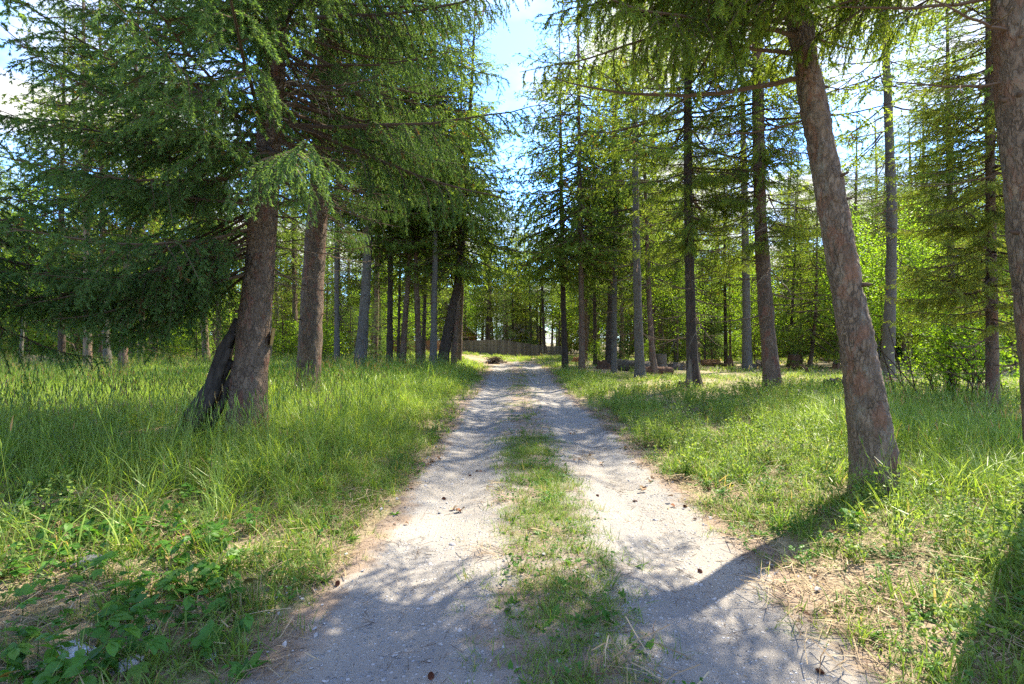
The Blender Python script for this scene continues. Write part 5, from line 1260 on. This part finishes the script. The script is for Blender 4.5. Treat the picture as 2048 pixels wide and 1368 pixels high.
def short_field(n, y0, y1, protos, name, seed, sc=1.0):
    r = np.random.default_rng(seed); x, y = cand(n, y0, y1, rng=r); e, left = edge_dist(x, y)
    p1 = n2(x, y, 0.9, 15.0); p2 = n2(x, y, 3.0, 16.0)
    u = x - path_center(y) + 0.02
    strip = np.exp(-(u / np.where(y < 7, 0.30, 0.38)) ** 2) * np.clip((p1 - np.where(y < 6, 0.08, 0.24)) * 6.0, 0, 1) * np.clip((p2 - 0.25) * 5, 0.05, 1) * np.where(y < 6, 2.2, 1.4) * np.clip(1.1 - y / 45, 0.3, 1)
    verge = np.clip((e + 0.22) / 0.3, 0, 1) * np.clip((p1 - 0.25) * 3, 0.08, 1)
    right_thin = np.where(left, 1.0, np.clip(0.35 + (p2 - 0.45) * 3, 0.1, 1))
    left_thin = np.where(left & (y < 5.0) & (e > 0.45), 0.28, 1.0)
    enc = np.clip((e + 0.45) / 0.45, 0, 1) ** 2 * np.clip((p2 - 0.45) * 5, 0, 1) * 0.5
    dens = np.where(e > -0.22, np.maximum(verge * right_thin * left_thin, enc), np.minimum(np.maximum(strip * 1.1, enc), 1))
    keep = r.random(n) < dens; s = np.where(e > 0, 1.0 + 0.5 * p1, 0.75)
    return scatter(name, x[keep], y[keep], (s * sc * r.uniform(0.7, 1.35, n))[keep], protos, 0.18, seed=seed)
short_field(20000, 1.6, 8.5, short, 'short_grass', 31)
short_field(12000, 8, 24, shortw, 'low_grass', 32)
short_field(6000, 23, 60, [blade_arrays(rng, 30, 0.5, 0.10, 0.24, 0.03, 0.8, 2, dry=0.2).mesh('grass_clump', [M_SHORT])], 'forest_floor_grass', 33)

def weed_field(n, y0, y1, protos, name, seed, where, sc=1.0):
    r = np.random.default_rng(seed); x, y = cand(n, y0, y1, rng=r); e, left = edge_dist(x, y)
    keep = r.random(n) < where(x, y, e, left); return scatter(name, x[keep], y[keep], sc * r.uniform(0.6, 1.4, keep.sum()), protos, 0.2, seed=seed)
weed_field(900, 1.7, 5.6, weeds_m, 'leafy_ground_cover', 41, lambda x, y, e, l: np.where(l, np.clip(e * 1.4, 0, 0.8) * np.clip((n2(x, y, 1.4, 21.) - 0.38) * 5, 0.05, 1) * np.clip((5.4 - y), 0.2, 1), np.where(e > 0.1, 0.04, 0.0)), 0.9)
weed_field(6000, 1.7, 9, weeds_s, 'small_leafy_ground_cover', 42, lambda x, y, e, l: np.where(e > -0.1, np.where(l, 0.30, 0.75) * np.clip((n2(x, y, 1.7, 22.) - 0.36) * 5, 0.04, 1), 0.55 * np.exp(-((x - .34) / .34) ** 2) * np.clip((n2(x, y, 1.6, 23.) - 0.40) * 6, 0, 1)), 0.62)
weed_field(6500, 2.2, 16, sprig, 'sprig_ground_cover', 43, lambda x, y, e, l: np.where(e > 0.1, np.where(l, 0.2, np.where(y < 6, 0.6, 1.0)) * np.clip((n2(x, y, 0.9, 25.) - 0.34) * 4, 0.06, 1), 0.0), 0.9)
def strip_where(x, y, e, l):
    u = x - path_center(y) + 0.02
    return np.exp(-(u / 0.31) ** 2) * np.clip((n2(x, y, 1.3, 23.) - 0.38) * 7, 0.04, 1) * np.clip(1.2 - y / 30, 0, 1)
weed_field(5200, 1.5, 11, rosette, 'rosette_ground_cover', 46, lambda x, y, e, l: np.where(e < -0.6, strip_where(x, y, e, l), 0.13 * np.clip((e + 0.35) * 4, 0, 1)), 0.9)
weed_field(26000, 1.5, 9, short, 'track_strip_grass', 47, lambda x, y, e, l: np.where(e < -0.6, strip_where(x, y, e, l), 0), 0.72)
weed_field(5200, 1.6, 12, straw, 'dry_straw_litter', 44, lambda x, y, e, l: np.where(e > -0.15, 0.85, 0.10 * np.exp(-((x - .34) / .5) ** 2)), 1.0)
weed_field(1100, 1.6, 12, dry_leaf, 'dry_leaf_litter', 45, lambda x, y, e, l: np.where(e > -0.3, 0.7, 0.10), 1.0)
weed_field(3600, 1.5, 11, twig_lit, 'needle_and_twig_litter', 48, lambda x, y, e, l: np.where(e < 0.3, np.clip((n2(x, y, 1.5, 41.) - 0.34) * 4, 0.08, 1), 0.2), 1.0)
r = np.random.default_rng(51); n = 11000; x, y = cand(n, 1.5, 9.5, rng=r, margin=0.4); e, left = edge_dist(x, y); k = (e < 0.15) & (r.random(n) < 0.95) & (n2(x, y, 1.2, 31.) > 0.40)
scatter('gravel_stones', x[k], y[k], np.minimum(r.lognormal(-4.95, 0.55, n), 0.034)[k], pebbles, 0.4, 0.019, 52)

# broad-leaved weeds in the shaded foreground, plants of their own
def palmate(rng, L, tt):
    G = Geo()
    for k, s in ((-2, .6), (-1, .85), (0, 1.0), (1, .85), (2, .6)):
        V, T = leaf_shape(L * s, L * s * 0.24, 6, 0.18, 0.22, 0.25); M3 = np.array(Matrix.Rotation(k * 0.62, 3, 'Z')); G.add(V @ M3.T + [0, 0, 0.0006 * k], T, 0, tt if tt < 0.1 else float(np.clip(rng.normal(tt, 0.12), 0.15, 1)))
    return G.mesh('leaf', [M_WEED], True)
LEAVES = [palmate(rng, [0.085, 0.06, 0.075, 0.05, 0.095, 0.065, 0.07][i], [0.45, 0.6, 0.35, 0.8, 0.5, 0.95, 0.03][i]) for i in range(7)]
PLANT_PX = [(60, 1125), (150, 1100), (250, 1090), (110, 1195), (215, 1180), (45, 1250), (120, 1258), (300, 1215), (345, 1215), (200, 1290), (290, 1300), (75, 1330), (20, 1345), (310, 1130), (400, 1100), (420, 1110), (330, 1160), (230, 1240), (500, 1060), (20, 1180),
            (255, 1210), (160, 1235), (350, 1260), (180, 1090), (90, 1075), (295, 1075), (460, 1215), (385, 1290), (15, 1080), (360, 1060), (445, 1150), (280, 1345)]
stem_me = mesh_from('stem', *tube(np.array([[0, 0, -0.02], [0.003, 0, 0.04], [0.0, 0.004, 0.09]]), [0.003, 0.0025, 0.0015], 5), M_WEED)
for i, (px, py) in enumerate(PLANT_PX):
    x, y = spot(px, py + 10); rt = thing('leafy_weed', 'broad-leaved green weed growing in the shaded litter at the lower left', 'weed', (x, y, hz(x, y)), 'broad-leaved weeds at the lower left')
    link('stem', stem_me, rt); nl = R.integers(4, 8)
    for k in range(nl):
        az = k * 2.4 + R.normal(0, .3); h_ = R.uniform(0.06, 0.17); out_ = R.uniform(0.01, 0.09); lf = link('leaf', LEAVES[min(int(R.uniform(0, 6.3)), 6)], rt); s = R.uniform(0.6, 1.35)
        lf.matrix_local = Matrix.Translation((math.cos(az) * out_, math.sin(az) * out_, h_)) @ Matrix.Rotation(az, 4, 'Z') @ Matrix.Rotation(R.normal(-0.02, 0.25), 4, 'Y') @ Matrix.Rotation(R.normal(0, .2), 4, 'X') @ Matrix.Scale(s, 4)
